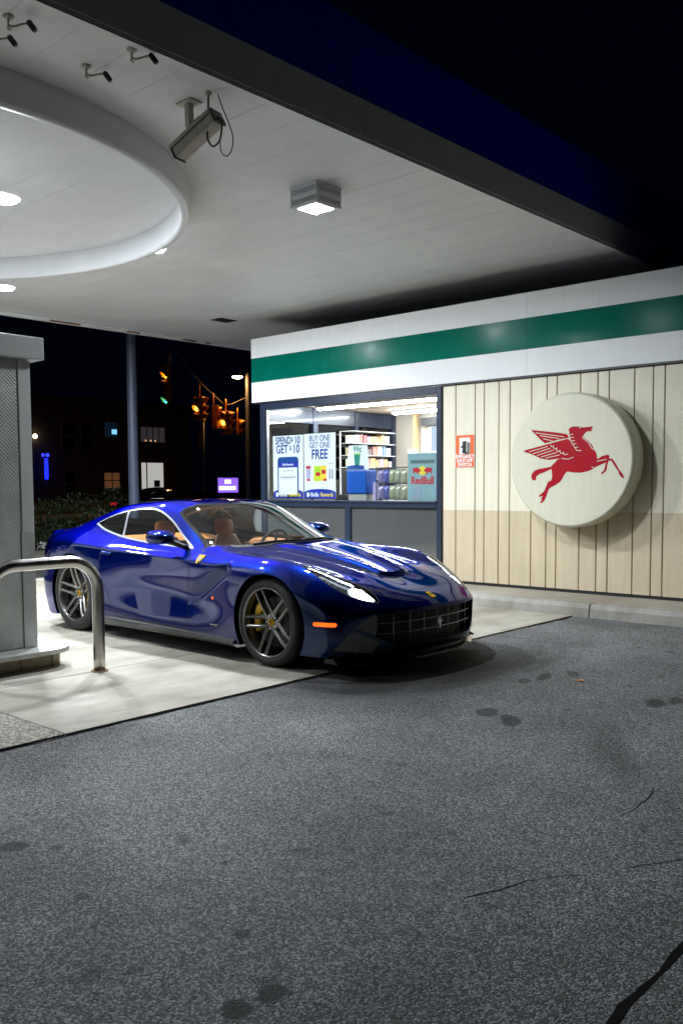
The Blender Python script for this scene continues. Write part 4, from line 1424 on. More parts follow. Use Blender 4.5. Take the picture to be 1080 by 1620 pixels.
PEG_WING2 = [(-0.471, 0.356), (-0.298, 0.334), (-0.122, 0.308), (-0.027, 0.29), (-0.004, 0.267), (-0.004, 0.246), (-0.105, 0.237), (-0.217, 0.212), (-0.297, 0.197), (-0.346, 0.238), (-0.404, 0.292), (-0.446, 0.33)]
PEG_LINES = [[(-0.494, 0.108), (-0.256, 0.161)], [(-0.447, 0.084), (-0.224, 0.14)], [(-0.394, 0.063), (-0.187, 0.117)], [(-0.341, 0.044), (-0.144, 0.091)], [(-0.283, 0.031), (-0.111, 0.061)], [(-0.297, 0.183), (-0.169, 0.21), (-0.011, 0.242)], [(-0.413, 0.321), (-0.058, 0.261)], [(-0.36, 0.287), (-0.118, 0.244)], [(-0.317, 0.25), (-0.198, 0.222)], [(-0.226, 0.18), (-0.208, 0.154), (-0.181, 0.167)], [(-0.19, 0.156), (-0.171, 0.126), (-0.139, 0.14)], [(-0.152, 0.129), (-0.133, 0.099), (-0.098, 0.112)], [(-0.11, 0.104), (-0.091, 0.075), (-0.053, 0.088)], [(-0.072, 0.083), (-0.047, 0.059), (-0.009, 0.07)], [(0.019, 0.283), (0.05, 0.286)], [(0.028, 0.248), (0.062, 0.25)], [(0.033, 0.213), (0.074, 0.212)], [(0.052, 0.176), (0.09, 0.179)], [(0.075, 0.137), (0.114, 0.142)], [(0.099, 0.103), (0.152, 0.101)], [(-0.087, 0.023), (-0.009, 0.01), (0.061, 0.033)], [(0.158, 0.246), (0.235, 0.187), (0.273, 0.123), (0.311, 0.105)], [(0.335, -0.021), (0.446, -0.001)], [(0.276, -0.073), (0.299, -0.102)], [(0.004, 0.288), (0.028, 0.202), (0.099, 0.103)], [(0.119, 0.351), (0.149, 0.358)]]
# ------------------------------------------------------------------ the shop
M_FWHITE = pbr('fascia_white', (.78, .79, .79), .55, streak=.03, var=.03, vscale=1.5)
M_FGREEN = pbr('fascia_green', (.001, .125, .088), .20, spec=.035, var=.10, vscale=3, rvar=.04, bump=.02, bscale=3)
M_CREAM = pbr('cream_wall_paint', (.80, .75, .59), .5, spec=.3, streak=.07, var=.04, vscale=2.0, bump=.05, bscale=25)
M_TANP = pbr('tan_wall_paint', (.64, .53, .37), .5, spec=.3, streak=.10, var=.05, vscale=2.0, bump=.05, bscale=25)
M_GROOVE = pbr('wall_groove', (.22, .16, .06), .8)
M_NAVY = pbr('navy_window_metal', (.016, .026, .055), .32, var=.1, vscale=4, coat=.2)
M_PANE = glass('shop_glass', (.93, .96, .96), 1.7)
M_LOWPANE = pbr('grey_lower_pane', (.085, .09, .09), .06, coat=1.0, coat_rough=.02, var=.06, vscale=1)
M_INWALL = pbr('shop_inside_wall', (.52, .47, .40), .8, var=.06, vscale=2)
M_INCEIL = pbr('shop_ceiling_board', (.60, .47, .36), .8, var=.06, vscale=3)
M_STRIPL = emis('fluorescent_tube_lit', (.95, .98, 1.0), 130.0)
YW = 9.513
OX = -7.0
shop = empty('shop_building', (OX, 9.5, 0))
tag(shop, 'low cream panelled petrol station shop with white and green stripe band', 'building')
def sbox(name, x0, x1, y0, y1, z0, z1, mat, parent=None, bev=0.0):
    return box(name, x0 - OX, x1 - OX, y0 - 9.5, y1 - 9.5, z0, z1, mat, parent or shop, bev)
def sbm(name, bm, mats, parent=None, smooth=False):
    for v in bm.verts: v.co -= Vector((OX, 9.5, 0))
    return from_bm(name, bm, mats, parent or shop, smooth)

# stripe band: panels with white / green / white
fx = [-10.25, -8.655, -5.488, -2.32, .85]
for a, b in zip(fx[:-1], fx[1:]):
    bm = bmesh.new()
    y0, y1 = 9.455, 9.51
    zs = [2.668, 2.974, 3.338, 3.632]
    for (z0, z1), mi in zip(zip(zs[:-1], zs[1:]), (0, 1, 0)):
        add_box(bm, a + .0015, b - .0015, y0 + (.003 if mi else 0), y1, z0, z1 - .0005, mi)
    sbm('fascia_panel', bm, [M_FWHITE, M_FGREEN])
sbox('fascia_return', -10.25, -10.20, 9.512, 12.9, 2.668, 3.632, M_FWHITE)
sbox('drip_edge', -10.22, .85, 9.47, 9.56, 2.648, 2.666, M_BLACK)
sbox('roof', -10.19, .85, 9.52, 12.95, 3.50, 3.60, pbr('roof_felt', (.05, .05, .05), .9))

# wall of upright boards
gx_ = [-6.725, -6.525, -6.237, -6.104, -5.896, -5.741, -5.449, -5.247, -5.117, -4.825, -4.615, -4.48, -4.19, -3.981, -3.854, -3.56, -3.35, -3.22, -2.93, -2.72, -2.59, -2.30, -2.09, -1.96, -1.67, -1.46, -1.33, -1.04, -.83, -.70, -.41, -.20, -.07, .22, .43, .56, .85]
wallb = sbox('wall', -6.74, .85, YW + .012, YW + .14, .12, 2.647, M_GROOVE)
for a, b in zip(gx_[:-1], gx_[1:]):
    bm = bmesh.new()
    g = .0055
    pv = [(a + g, YW + .03), (a + g, YW + .006), (a + g + .008, YW), (b - g - .008, YW), (b - g, YW + .006), (b - g, YW + .03)]
    for z0, z1, mi in ((.165, 1.066, 1), (1.0662, 2.640, 0)):
        lo = [bm.verts.new((x, y, z0)) for x, y in pv]; hi = [bm.verts.new((x, y, z1)) for x, y in pv]
        for k in range(5):
            f = bm.faces.new((lo[k], lo[k + 1], hi[k + 1], hi[k])); f.material_index = mi
        if mi == 1: bm.faces.new(lo)
        else: bm.faces.new(hi)
    bmesh.ops.recalc_face_normals(bm, faces=bm.faces[:])
    for v in bm.verts: v.co -= Vector((OX, 9.5, 0))
    from_bm('wall_board', bm, [M_CREAM, M_TANP], wallb)
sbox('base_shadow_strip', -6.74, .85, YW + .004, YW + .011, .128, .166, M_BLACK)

# shop window: navy frame, top light, sill rail, grey lower panes
fr = empty('shop_window', (0, 0, 0), 0, shop)
def fbox(name, x0, x1, y0, y1, z0, z1, mat, bev=.004): return sbox(name, x0, x1, y0, y1, z0, z1, mat, fr, bev)
fbox('frame', -10.10, -10.00, 9.485, 9.548, .13, 2.645, M_NAVY)
fbox('frame', -6.805, -6.735, 9.485, 9.548, .13, 2.645, M_NAVY)
fbox('frame', -9.998, -6.807, 9.485, 9.548, 2.545, 2.645, M_NAVY)
fbox('frame', -9.998, -6.807, 9.480, 9.548, 1.085, 1.180, M_NAVY)
fbox('sill', -10.0, -6.80, 9.462, 9.479, 1.150, 1.178, M_NAVY)
fbox('frame', -9.998, -6.807, 9.487, 9.548, .13, .20, M_NAVY)
fbox('mullion', -8.385, -8.285, 9.486, 9.548, .202, 1.083, M_NAVY)
fbox('glazing_bead', -9.985, -9.965, 9.50, 9.54, 1.182, 2.543, M_TRIM)
fbox('glass_pane', -9.962, -6.808, 9.536, 9.541, 1.182, 2.543, M_PANE, 0)
fbox('lower_pane', -9.996, -8.387, 9.520, 9.535, .202, 1.083, M_LOWPANE, 0)
fbox('lower_pane', -8.283, -6.808, 9.520, 9.535, .202, 1.083, M_LOWPANE, 0)
# shut lower part behind the panes, room shell
sbox('under_window_wall', -10.1, -6.74, 9.59, 9.62, .12, 1.16, M_INWALL)
sbox('floor', -10.2, .8, 9.62, 12.85, .10, .135, pbr('shop_floor_tile', (.35, .33, .30), .4))
sbox('ceiling', -10.2, .8, 9.56, 12.85, 2.66, 2.70, M_INCEIL)
sbox('back_wall', -10.2, .8, 12.86, 12.95, .1, 3.5, M_INWALL)
sbox('end_wall', -4.2, -4.1, 9.66, 12.85, .14, 2.655, M_INWALL)
# glazed left side
for y0, y1 in ((9.60, 9.68), (10.68, 10.78), (11.72, 11.80), (12.74, 12.84)):
    sbox('side_mullion', -10.2, -10.10, y0, y1, .13, 2.655, M_NAVY)
sbox('side_header', -10.195, -10.11, 9.69, 12.73, 2.40, 2.65, M_NAVY)
sbox('side_header', -10.196, -10.112, 9.69, 12.73, 1.0, 1.1, M_NAVY)
sbox('side_glass', -10.16, -10.155, 9.69, 12.73, 1.11, 2.39, glass('side_glass_reflective', (.30, .32, .34), 2.2))
sbox('side_lower_panel', -10.17, -10.15, 9.69, 12.73, .14, .99, M_NAVY)
# roller blind slats on the back wall
bl = empty('roller_blind', (0, 0, 0), 0, shop)
M_SLAT = pbr('blind_slat', (.50, .46, .40), .5)
for k in range(26):
    z = 1.05 + k * .052
    bm = bmesh.new()
    add_box(bm, -9.35, -7.2, 12.79, 12.803, z, z + .046, bev=0)
    for v in bm.verts:
        if v.co.z > z + .02: v.co.y += .012
    sbm('slat', bm, M_SLAT, bl)
sbox('head_box', -9.45, -7.1, 12.72, 12.84, 2.42, 2.56, pbr('dark_metal', (.05, .05, .055), .4), bl)
sbox('post', -9.62, -9.54, 12.70, 12.78, .14, 2.65, pbr('tan_post', (.5, .36, .18), .5))
sbox('counter', -9.95, -6.85, 9.63, 10.15, .14, 1.172, pbr('counter_laminate', (.20, .20, .21), .35))

def strip_light(x0, x1, y0, y1, label):
    r = empty('strip_light', ((x0 + x1) / 2, (y0 + y1) / 2, 2.655))
    tag(r, label, 'light', 'fluorescent strips on the shop ceiling')
    hx, hy = (x1 - x0) / 2, (y1 - y0) / 2
    box('tray', -hx, hx, -hy, hy, -.03, -.002, M_LAMPBODY, r)
    box('tube', -hx + .02, hx - .02, -hy + .02, hy - .02, -.06, -.031, M_STRIPL, r, bev=.01)
strip_light(-9.9, -7.5, 10.50, 10.64, 'long lit ceiling strip just inside the shop window')
strip_light(-9.6, -7.1, 12.05, 12.19, 'lit ceiling strip deeper in the shop near the blind')
strip_light(-6.9, -4.6, 11.2, 11.34, 'lit ceiling strip behind the panelled wall side')

# --------------------------------------------------- posters and goods in the window
M_PAPER = pbr('poster_paper', (.80, .80, .83), .5)
M_INKBLUE = pbr('poster_ink_blue', (.006, .055, .26), .5)
M_INKROYAL = pbr('poster_ink_royal', (.008, .03, .36), .5)
M_INKYEL = pbr('poster_ink_yellow', (.85, .62, .05), .5)
M_INKWHITE = pbr('poster_ink_white', (.82, .82, .82), .5)
M_INKRED = pbr('poster_ink_red', (.55, .01, .03), .5)
M_INKGREEN = pbr('poster_ink_green', (.30, .62, .05), .5)
M_INKTEAL = pbr('poster_ink_teal', (.01, .22, .17), .5)
M_INKGREY = pbr('poster_ink_grey', (.30, .31, .36), .5)
def rrect(x0, x1, z0, z1, r, n=5):
    out = []
    for cx_, cz_, a0 in ((x1 - r, z1 - r, 0), (x0 + r, z1 - r, 90), (x0 + r, z0 + r, 180), (x1 - r, z0 + r, 270)):
        for k in range(n + 1):
            a = math.radians(a0 + 90 * k / n)
            out.append((cx_ + r * math.cos(a), cz_ + r * math.sin(a)))
    return out
def front(parent, y, lift=0.0):            # local plane x,z facing the forecourt
    return Mplane((0, y - lift, 0), (1, 0, 0), (0, 0, 1))
def flat(name, poly, y, mat, parent, th=.0006):
    return prism(name, poly, 0, th, mat, parent, front(parent, y))
def say(name, body, x, z, size, y, mat, parent, bold=0.0, sx=1.0):
    return text(name, body, size, Mplane((x, y, z), (1, 0, 0), (0, 0, 1)), mat, parent, .0003, bold, 'CENTER', sx)
def band(r, w, zb):
    arc = [(-w, zb)] + [(w, zb)] + [(w * math.cos(t), zb + .085 + .055 * math.sin(t)) for t in np.linspace(0, PI, 15)]
    flat('rewards_band', arc, -.001, M_INKROYAL, r)
    flat('rewards_mark', [(-.235 + .032 * math.cos(t) * (1 + .25 * math.cos(3 * t)), zb + .055 + .036 * math.sin(t)) for t in np.linspace(0, 2 * PI, 18)[:-1]], -.0022, M_INKWHITE, r)
    say('lettering', 'Bolla', -.10, zb + .055, .085, -.0022, M_INKWHITE, r, .0022, .95)
    say('lettering', 'Rewards', .14, zb + .055, .085, -.0022, M_INKYEL, r, .0018, .85)

p1 = empty('window_poster', (-9.588, 9.566, 1.20))
tag(p1, 'white window poster reading SPEND $10 GET $10 with a phone picture', 'poster')
box('sheet', -.318, .318, 0, .002, .002, .945, M_PAPER, p1)
say('lettering', 'SPEND', -.095, .865, .155, -.001, M_INKBLUE, p1, .0035, .72)
say('lettering', '$', .095, .88, .09, -.001, M_INKBLUE, p1, .002, .8)
say('lettering', '10', .20, .865, .155, -.001, M_INKBLUE, p1, .0035, .80)
say('lettering', 'GET', -.125, .735, .175, -.001, M_INKBLUE, p1, .004, .78)
say('lettering', '$', .055, .755, .10, -.001, M_INKBLUE, p1, .002, .8)
say('lettering', '10', .175, .735, .175, -.001, M_INKBLUE, p1, .004, .85)
flat('phone_outline', rrect(-.222, .222, -.04 + .06, .625, .055), -.001, M_INKBLUE, p1)
flat('phone_screen', [(-.198, .06), (.198, .06), (.198, .465), (-.198, .465)], -.0022, M_PAPER, p1)
flat('phone_header', [(-.198, .47), (.198, .47), (.198, .55), (-.198, .55)], -.0022, M_INKROYAL, p1)
say('lettering', 'Bolla Rewards', 0, .51, .05, -.0034, M_INKWHITE, p1, .001, .8)
for z, w in ((.41, .12), (.32, .17), (.305, .15)):
    flat('print_line', [(-w, z), (w, z), (w, z + .010), (-w, z + .010)], -.0034, M_INKGREY, p1)
band(p1, .316, .003)

p2 = empty('window_poster', (-8.937, 9.566, 1.20))
tag(p2, 'white window poster reading BUY ONE GET ONE FREE with sweets pictured', 'poster')
box('sheet', -.314, .314, 0, .002, .002, .950, M_PAPER, p2)
say('lettering', 'BUY ONE', 0, .875, .120, -.001, M_INKBLUE, p2, .001, .82)
say('lettering', 'GET ONE', 0, .775, .120, -.001, M_INKBLUE, p2, .001, .82)
say('lettering', 'FREE', 0, .640, .195, -.001, M_INKBLUE, p2, .005, .80)
flat('bag_picture', rrect(-.115, .04, .255, .475, .015), -.001, pbr('poster_ink_lime', (.55, .66, .02), .5), p2)
flat('bag_picture', rrect(.02, .135, .265, .480, .015), -.0018, M_INKYEL, p2)
flat('bag_picture', rrect(.075, .140, .258, .290, .008), -.003, M_INKRED, p2)
flat('bag_picture', rrect(-.09, .0, .40, .44, .01), -.003, M_INKGREEN, p2)
flat('bag_picture', rrect(-.075, .01, .33, .385, .01), -.003, M_INKRED, p2)
flat('bag_picture', rrect(.04, .12, .36, .42, .01), -.003, M_INKRED, p2)
flat('pack_picture', [(-.275, .48), (-.175, .48), (-.195, .26), (-.255, .26)], -.001, pbr('poster_ink_lilac', (.45, .38, .60), .5), p2)
flat('pack_picture', [(-.275, .48), (-.175, .48), (-.179, .44), (-.271, .44)], -.0022, M_INKRED, p2)
flat('pack_picture', [(-.25, .29), (-.19, .29), (-.195, .26), (-.255, .26)], -.0022, M_INKRED, p2)
for x in (.20, .25):
    flat('stick_picture', rrect(x - .014, x + .014, .285, .43, .006), -.001, M_INKGREY, p2)
    flat('stick_picture', rrect(x - .010, x + .010, .50, .515, .006), -.001, M_INKBLUE, p2)
band(p2, .312, .003)

# cup offer board on the blue drum
pb = empty('price_board', (-8.315, 9.70, 1.612))
tag(pb, 'white tapered board marked 99 cents with green cup above blue bin', 'sign')
prism('sheet', [(-.215, 0), (.205, 0), (.175, .345), (-.165, .345)], 0, .003, M_PAPER, pb, front(pb, 0))
say('lettering', '99\u00a2', -.01, .285, .12, -.0045, M_INKTEAL, pb, .002, .9)
flat('cup_picture', [(-.075, .215), (.045, .215), (.025, .055), (-.055, .055)], -.004, M_INKTEAL, pb)
flat('cup_picture', [(-.085, .232), (.055, .232), (.05, .214), (-.08, .214)], -.0052, M_INKGREEN, pb)
flat('rewards_band', [(-.212, .003), (.12, .003), (.11, .055), (-.04, .068), (-.205, .055)], -.004, M_INKBLUE, pb)
bb = empty('display_bin', (-8.335, 9.80, 1.172))
tag(bb, 'royal blue square drinks bin on the counter under the price board', 'bin')
box('body', -.175, .185, -.13, .13, .10, .436, pbr('blue_bin_plastic', (.008, .085, .42), .35), bb, bev=.02)
box('side_panel', -.28, -.178, -.12, .12, .10, .43, M_BLACK, bb, bev=.01)
box('stand', -.17, .17, -.10, .10, .0, .099, pbr('bin_stand', (.35, .33, .30), .5), bb, bev=.01)

# energy drink cooler, its back towards the window
ec = empty('drinks_cooler', (-7.085, 9.725, 1.172))
tag(ec, 'pale blue drinks cooler with a red bulls logo against the glass', 'cooler')
M_COOLER = pbr('cooler_blue_grey', (.25, .40, .43), .4, var=.05, vscale=5)
box('cabinet', -.248, .240, -.16, .25, .0, .640, M_COOLER, ec, bev=.012)
box('vent_slot', -.195, .195, -.1625, -.159, .50, .545, pbr('cooler_vent', (.10, .15, .16), .6), ec)
box('label', -.16, -.02, -.1625, -.159, .02, .20, pbr('cooler_label', (.28, .34, .42), .6), ec)
flat('sun_disc', [(.066 * math.cos(t), .405 + .062 * math.sin(t)) for t in np.linspace(0, 2 * PI, 28)[:-1]], -.1625, M_INKYEL, ec)
for s in (-1, 1):
    bull = [(.02, .405), (.055, .435), (.095, .450), (.125, .435), (.150, .445), (.160, .425), (.148, .400), (.155, .375), (.140, .362), (.128, .385), (.105, .390), (.085, .372), (.068, .355), (.055, .360), (.068, .385), (.040, .390)]
    flat('bull_mark', [(p[0] * s, p[1]) for p in (bull if s > 0 else bull[::-1])], -.1638, M_INKRED, ec)
say('lettering', 'RedBull', 0, .272, .140, -.1625, M_INKRED, ec, .004, .86)
nt_ = box('wall_notice', -.062, .062, 0, .003, 0, .325, pbr('notice_paper', (.66, .70, .82), .5), None, loc=(-6.885, 9.562, 1.825))
tag(nt_, 'small pale notice hung above the drinks cooler by the frame', 'notice')

# rack of snack bags
rk = empty('snack_rack', (-7.67, 9.80, 1.172))
tag(rk, 'dark wire rack of snack bags on the counter beside the cooler', 'rack')
for x in (-.31, .305):
    for y_ in (-.10, .14): tube('upright', [(x, y_, 0), (x, y_, .48)], .008, M_NAVY, rk, 6)
for z in (.02, .24, .46):
    for y_ in (-.10, .14): tube('rail', [(-.31, y_, z), (.305, y_, z)], .005, M_NAVY, rk, 6)
    box('tray', -.30, .295, -.09, .13, z - .004, z, M_NAVY, rk)
cols = [(.30, .26, .45), (.12, .13, .38), (.42, .42, .28), (.38, .40, .30), (.46, .42, .30), (.35, .33, .26)]
def snack_bag(x, y_, z, w, h, col, label):
    V, F = [], []
    nx, nz = 5, 6
    for side in (-1, 1):
        for i in range(nx + 1):
            for k in range(nz + 1):
                u, v = i / nx * 2 - 1, k / nz * 2 - 1
                t = max(0, (1 - u ** 4) * (1 - v ** 4)) ** .5
                V.append((u * w / 2, side * .032 * t - .0001 * side, (v + 1) * h / 2 + random.uniform(-.003, .003)))
    n1 = (nx + 1) * (nz + 1)
    for s_ in range(2):
        for i in range(nx):
            for k in range(nz):
                a = s_ * n1 + i * (nz + 1) + k
                q = (a, a + nz + 1, a + nz + 2, a + 1)
                F.append(q if s_ == 0 else q[::-1])
    o = pydata('snack_bag', V, F, pbr('bag_%d_%d_%d' % tuple(int(c * 100) for c in col), col, .28, metal=.25, var=.25, vscale=28), None, True, loc=(x, y_, z))
    tag(o, label, 'snack bag', 'snack bags on the wire rack')
for row in range(2):
    for k in range(6):
        snack_bag(-7.67 - .26 + k * .103, 9.735 + random.uniform(-.006, .006), 1.194 + row * .22, .097, .19, cols[(k + row * 0) % 6] if row else tuple(c * 1.05 for c in cols[(k) % 6]), '%s bag in the %s row of the snack rack, %s from the blue bin' % (('lilac', 'navy', 'olive', 'sage', 'sand', 'khaki')[k], 'upper' if row else 'lower', ('first', 'second', 'third', 'fourth', 'fifth', 'sixth')[k]))
for k in range(3):
    b_ = box('goods_carton', -.055, .055, -.05, .05, 0, .085, pbr('carton_lilac', (.42, .34, .52), .5, var=.2, vscale=40), None, bev=.004, loc=(-8.035 + .004 * k, 9.80, 1.173 + .087 * k))
    tag(b_, ('lowest', 'middle', 'topmost')[k] + ' lilac carton stacked between blue bin and snack rack', 'carton', 'lilac cartons on the counter')
# shelf unit at the far left wall
sh = empty('shelf_unit', (-9.93, 11.85, .14))
tag(sh, 'dark shelf unit with small goods against the glazed side of the shop', 'shelf')
M_SHELFW = pbr('white_shelf_metal', (.62, .62, .62), .4)
for z in (.6, 1.0, 1.36, 1.56, 1.76, 1.96, 2.16): box('shelf_board', -.14, .14, -.58, .58, z - .012, z, M_SHELFW, sh)
for y_ in (-.57, 0, .57): box('upright', -.14, -.12, y_ - .012, y_ + .012, 0, 2.16, M_SHELFW, sh)
gcols = [((.50, .20, .18), 'red'), ((.62, .58, .46), 'cream'), ((.22, .42, .26), 'green'), ((.62, .52, .20), 'yellow'), ((.68, .68, .68), 'white'), ((.20, .28, .48), 'blue'), ((.50, .34, .22), 'brown'), ((.55, .45, .50), 'pink'), ((.16, .16, .18), 'black')]
rgs = random.Random(11)
for zi, z in enumerate((1.36, 1.56, 1.76, 1.96)):
    yy = -.54
    j = 0
    while yy < .46:
        w_ = rgs.uniform(.07, .13)
        c_, nm = gcols[rgs.randrange(9)]
        c_ = tuple(c * rgs.uniform(.8, 1.15) for c in c_)
        b_ = box('goods_box', -.06, .07, 0, w_, 0, rgs.uniform(.10, .165), pbr('goods_%s_%d_%d' % (nm, zi, j), c_, .45, var=.35, vscale=45), None, bev=.005, loc=(-9.91, 11.85 + yy, .14 + z + .001))
        tag(b_, '%s goods box, %s from the window on the %s shelf of the unit' % (nm, ('first', 'second', 'third', 'fourth', 'fifth', 'sixth', 'seventh', 'eighth', 'ninth', 'tenth', 'eleventh', 'twelfth')[j], ('lowest visible', 'second lowest', 'second highest', 'highest')[zi]), 'goods box', 'goods on the shelf unit')
        yy += w_ + rgs.uniform(.006, .03)
        j += 1
# till behind the counter
tl = empty('till', (-8.72, 9.95, 1.172)); tag(tl, 'dark till screen behind the posters on the counter', 'till')
box('base', -.16, .16, -.12, .12, 0, .09, M_BLACK, tl, bev=.01)
box('screen', -.15, .15, .02, .05, .12, .36, M_BLACK, tl, bev=.008)
tube('stalk', [(0, .04, .08), (0, .05, .2)], .02, M_BLACK, tl, 8)
wp = box('white_sheet', -.10, .10, 0, .003, 0, .36, M_PAPER, None, loc=(-9.05, 11.95, 1.62)); tag(wp, 'plain white sheet hanging in front of the shelves in the shop', 'paper')

# --------------------------------------------------- emergency switch plate and round sign
es = empty('emergency_switch', (-6.378, 9.512, 1.60))
tag(es, 'orange EMERGENCY SHUT-OFF SWITCH plate with black switch on cream wall', 'sign')
M_ORANGE = pbr('orange_sign', (.78, .13, .02), .45, var=.08, vscale=8)
box('plate', -.148, .140, -.006, -.001, .0, .415, pbr('plate_rim', (.75, .70, .64), .5), es, bev=.002)
box('orange_print', -.142, .134, -.0075, -.0062, .006, .409, M_ORANGE, es)
box('white_print', -.085, .075, -.0088, -.0077, .175, .375, M_INKWHITE, es)
flat('hand_mark', [(-.07, .26), (-.03, .285), (-.015, .30), (-.015, .25), (-.05, .25)], -.0092, M_ENAMELBLACK, es)
flat('hand_mark', [(-.06, .215), (.0, .205), (.0, .185), (-.03, .19)], -.0092, M_ENAMELBLACK, es)
box('switch', -.012, .028, -.05, -.009, .180, .330, M_BLACK, es, bev=.004)
box('switch_case', .029, .060, -.04, -.009, .19, .32, pbr('switch_case', (.30, .36, .34), .4), es, bev=.004)
for body_, z, sx in (('EMERGENCY', .142, .80), ('SHUT-OFF', .088, .86), ('SWITCH', .036, .90)):
    say('lettering', body_, -.004, z, .060, -.0088, M_INKWHITE, es, .0022, sx)

sg = empty('round_sign', (-4.79, YW, 1.65))
tag(sg, 'big round cream drum sign with a red winged horse on the wall', 'sign')
M_SIGNF = pbr('sign_face_acrylic', (.67, .65, .50), .4, spec=.25, streak=.05, var=.03, vscale=2)
M_SIGNR = pbr('sign_rim_cream', (.60, .60, .46), .38, var=.05, vscale=3)
M_SIGNRED = pbr('sign_red_vinyl', (.36, .0015, .012), .5, spec=.15)
RS = .752
FY = -.333                                           # face plane in front of the wall
lathe('drum', [(RS - .06, -.085), (RS - .004, -.087), (RS, -.095), (RS, FY + .045), (RS - .006, FY + .022), (RS - .020, FY + .006), (RS - .030, FY + .002)], M_SIGNR, sg, 96, 'Y')
lathe('face', [(RS - .030, FY + .002), (RS - .08, FY), (.3, FY - .0), (0.001, FY)], M_SIGNF, sg, 96, 'Y')
lathe('wall_mount', [(.30, -.087), (.30, -.001)], M_SIGNR, sg, 32, 'Y')
for nm, poly in (('winged_horse_body', PEG_BODY), ('winged_horse_wing', PEG_WING), ('winged_horse_far_wing', PEG_WING2)):
    flat(nm, poly, FY - .001 - (.0008 if 'wing' in nm[-5:] else 0), M_SIGNRED, sg)
for ln in PEG_LINES:
    bm = bmesh.new()
    for i_, (a, b) in enumerate(zip(ln[:-1], ln[1:])):
        a, b = np.array(a), np.array(b)
        d = b - a; l = np.hypot(*d); n_ = np.array((-d[1], d[0])) / l * .0040
        q = [a + n_, a - n_, b - n_, b + n_]
        bm.faces.new([bm.verts.new((p[0], FY - .0032 - .0002 * i_, p[1])) for p in q])
    from_bm('feather_line', bm, M_SIGNF, sg)
# ------------------------------------------------------------------ pump island, dispenser, rail
M_STEEL = pbr('stainless_steel', (.50, .48, .45), .22, metal=1.0, rvar=.06, vscale=14)
M_STONE = pbr('island_stone', (.34, .29, .20), .8, var=.25, vscale=9, bump=.2, bscale=60)
isl = empty('pump_island', (-8.5, 3.2, 0))
tag(isl, 'raised concrete pump island with rounded pale steel edge', 'island')
def rounded_rect(x0, x1, y0, y1, r, n=8): return rrect(x0, x1, y0, y1, r, n)
prism('top', rounded_rect(-2.6, 2.395, -.58, .60, .25), .118, .152, pbr('island_top', (.50, .50, .48), .45, var=.2, vscale=6, metal=.2), isl)
prism('skirt', rounded_rect(-2.57, 2.262, -.57, .575, .20), -.02, .1178, M_STONE, isl)
for y_ in (-.35, .16, .42): box('stone_joint', 2.259, 2.2645, y_ - .002, y_ + .002, 0, .117, M_SEAM, isl)

def dots(name):
    m, nt, N, L = nmat(name)
    b = N['Principled BSDF']
    g = N.new('ShaderNodeNewGeometry')
    sp = N.new('ShaderNodeSeparateXYZ'); L.new(g.outputs['Position'], sp.inputs[0])
    def ch(out, k, ph):
        a = N.new('ShaderNodeMath'); a.operation = 'MULTIPLY_ADD'; a.inputs[1].default_value = k; a.inputs[2].default_value = ph
        L.new(out, a.inputs[0])
        s = N.new('ShaderNodeMath'); s.operation = 'SINE'; L.new(a.outputs[0], s.inputs[0])
        return s.outputs[0]
    k = 2 * PI / .030
    mu = N.new('ShaderNodeMath'); mu.operation = 'MULTIPLY'
    L.new(ch(sp.outputs[1], k, 0), mu.inputs[0]); L.new(ch(sp.outputs[2], k, 0), mu.inputs[1])
    r = N.new('ShaderNodeMapRange'); r.inputs[1].default_value = .25; r.inputs[2].default_value = .6; r.inputs[3].default_value = 1; r.inputs[4].default_value = .82
    L.new(mu.outputs[0], r.inputs[0])
    no = N.new('ShaderNodeTexNoise'); no.inputs['Scale'].default_value = 3.5; no.inputs['Detail'].default_value = 5
    L.new(g.outputs['Position'], no.inputs['Vector'])
    r2 = N.new('ShaderNodeMapRange'); r2.inputs[1].default_value = .3; r2.inputs[2].default_value = .7; r2.inputs[3].default_value = .8; r2.inputs[4].default_value = 1.15
    L.new(no.outputs[0], r2.inputs[0])
    m2 = N.new('ShaderNodeMath'); m2.operation = 'MULTIPLY'; L.new(r.outputs[0], m2.inputs[0]); L.new(r2.outputs[0], m2.inputs[1])
    v = N.new('ShaderNodeVectorMath'); v.operation = 'SCALE'; v.inputs[0].default_value = (.53, .55, .53)
    L.new(m2.outputs[0], v.inputs['Scale']); L.new(v.outputs[0], b.inputs['Base Color'])
    b.inputs['Roughness'].default_value = .38; b.inputs['Metallic'].default_value = .35
    bp = N.new('ShaderNodeBump'); bp.inputs['Strength'].default_value = .5; bp.inputs['Distance'].default_value = .003
    L.new(mu.outputs[0], bp.inputs['Height']); bp.invert = True; L.new(bp.outputs[0], b.inputs['Normal'])
    return m
M_DOTS = dots('dimpled_grey_panel')
M_PUMPGREY = pbr('pump_grey_paint', (.52, .54, .53), .4, var=.08, vscale=3)
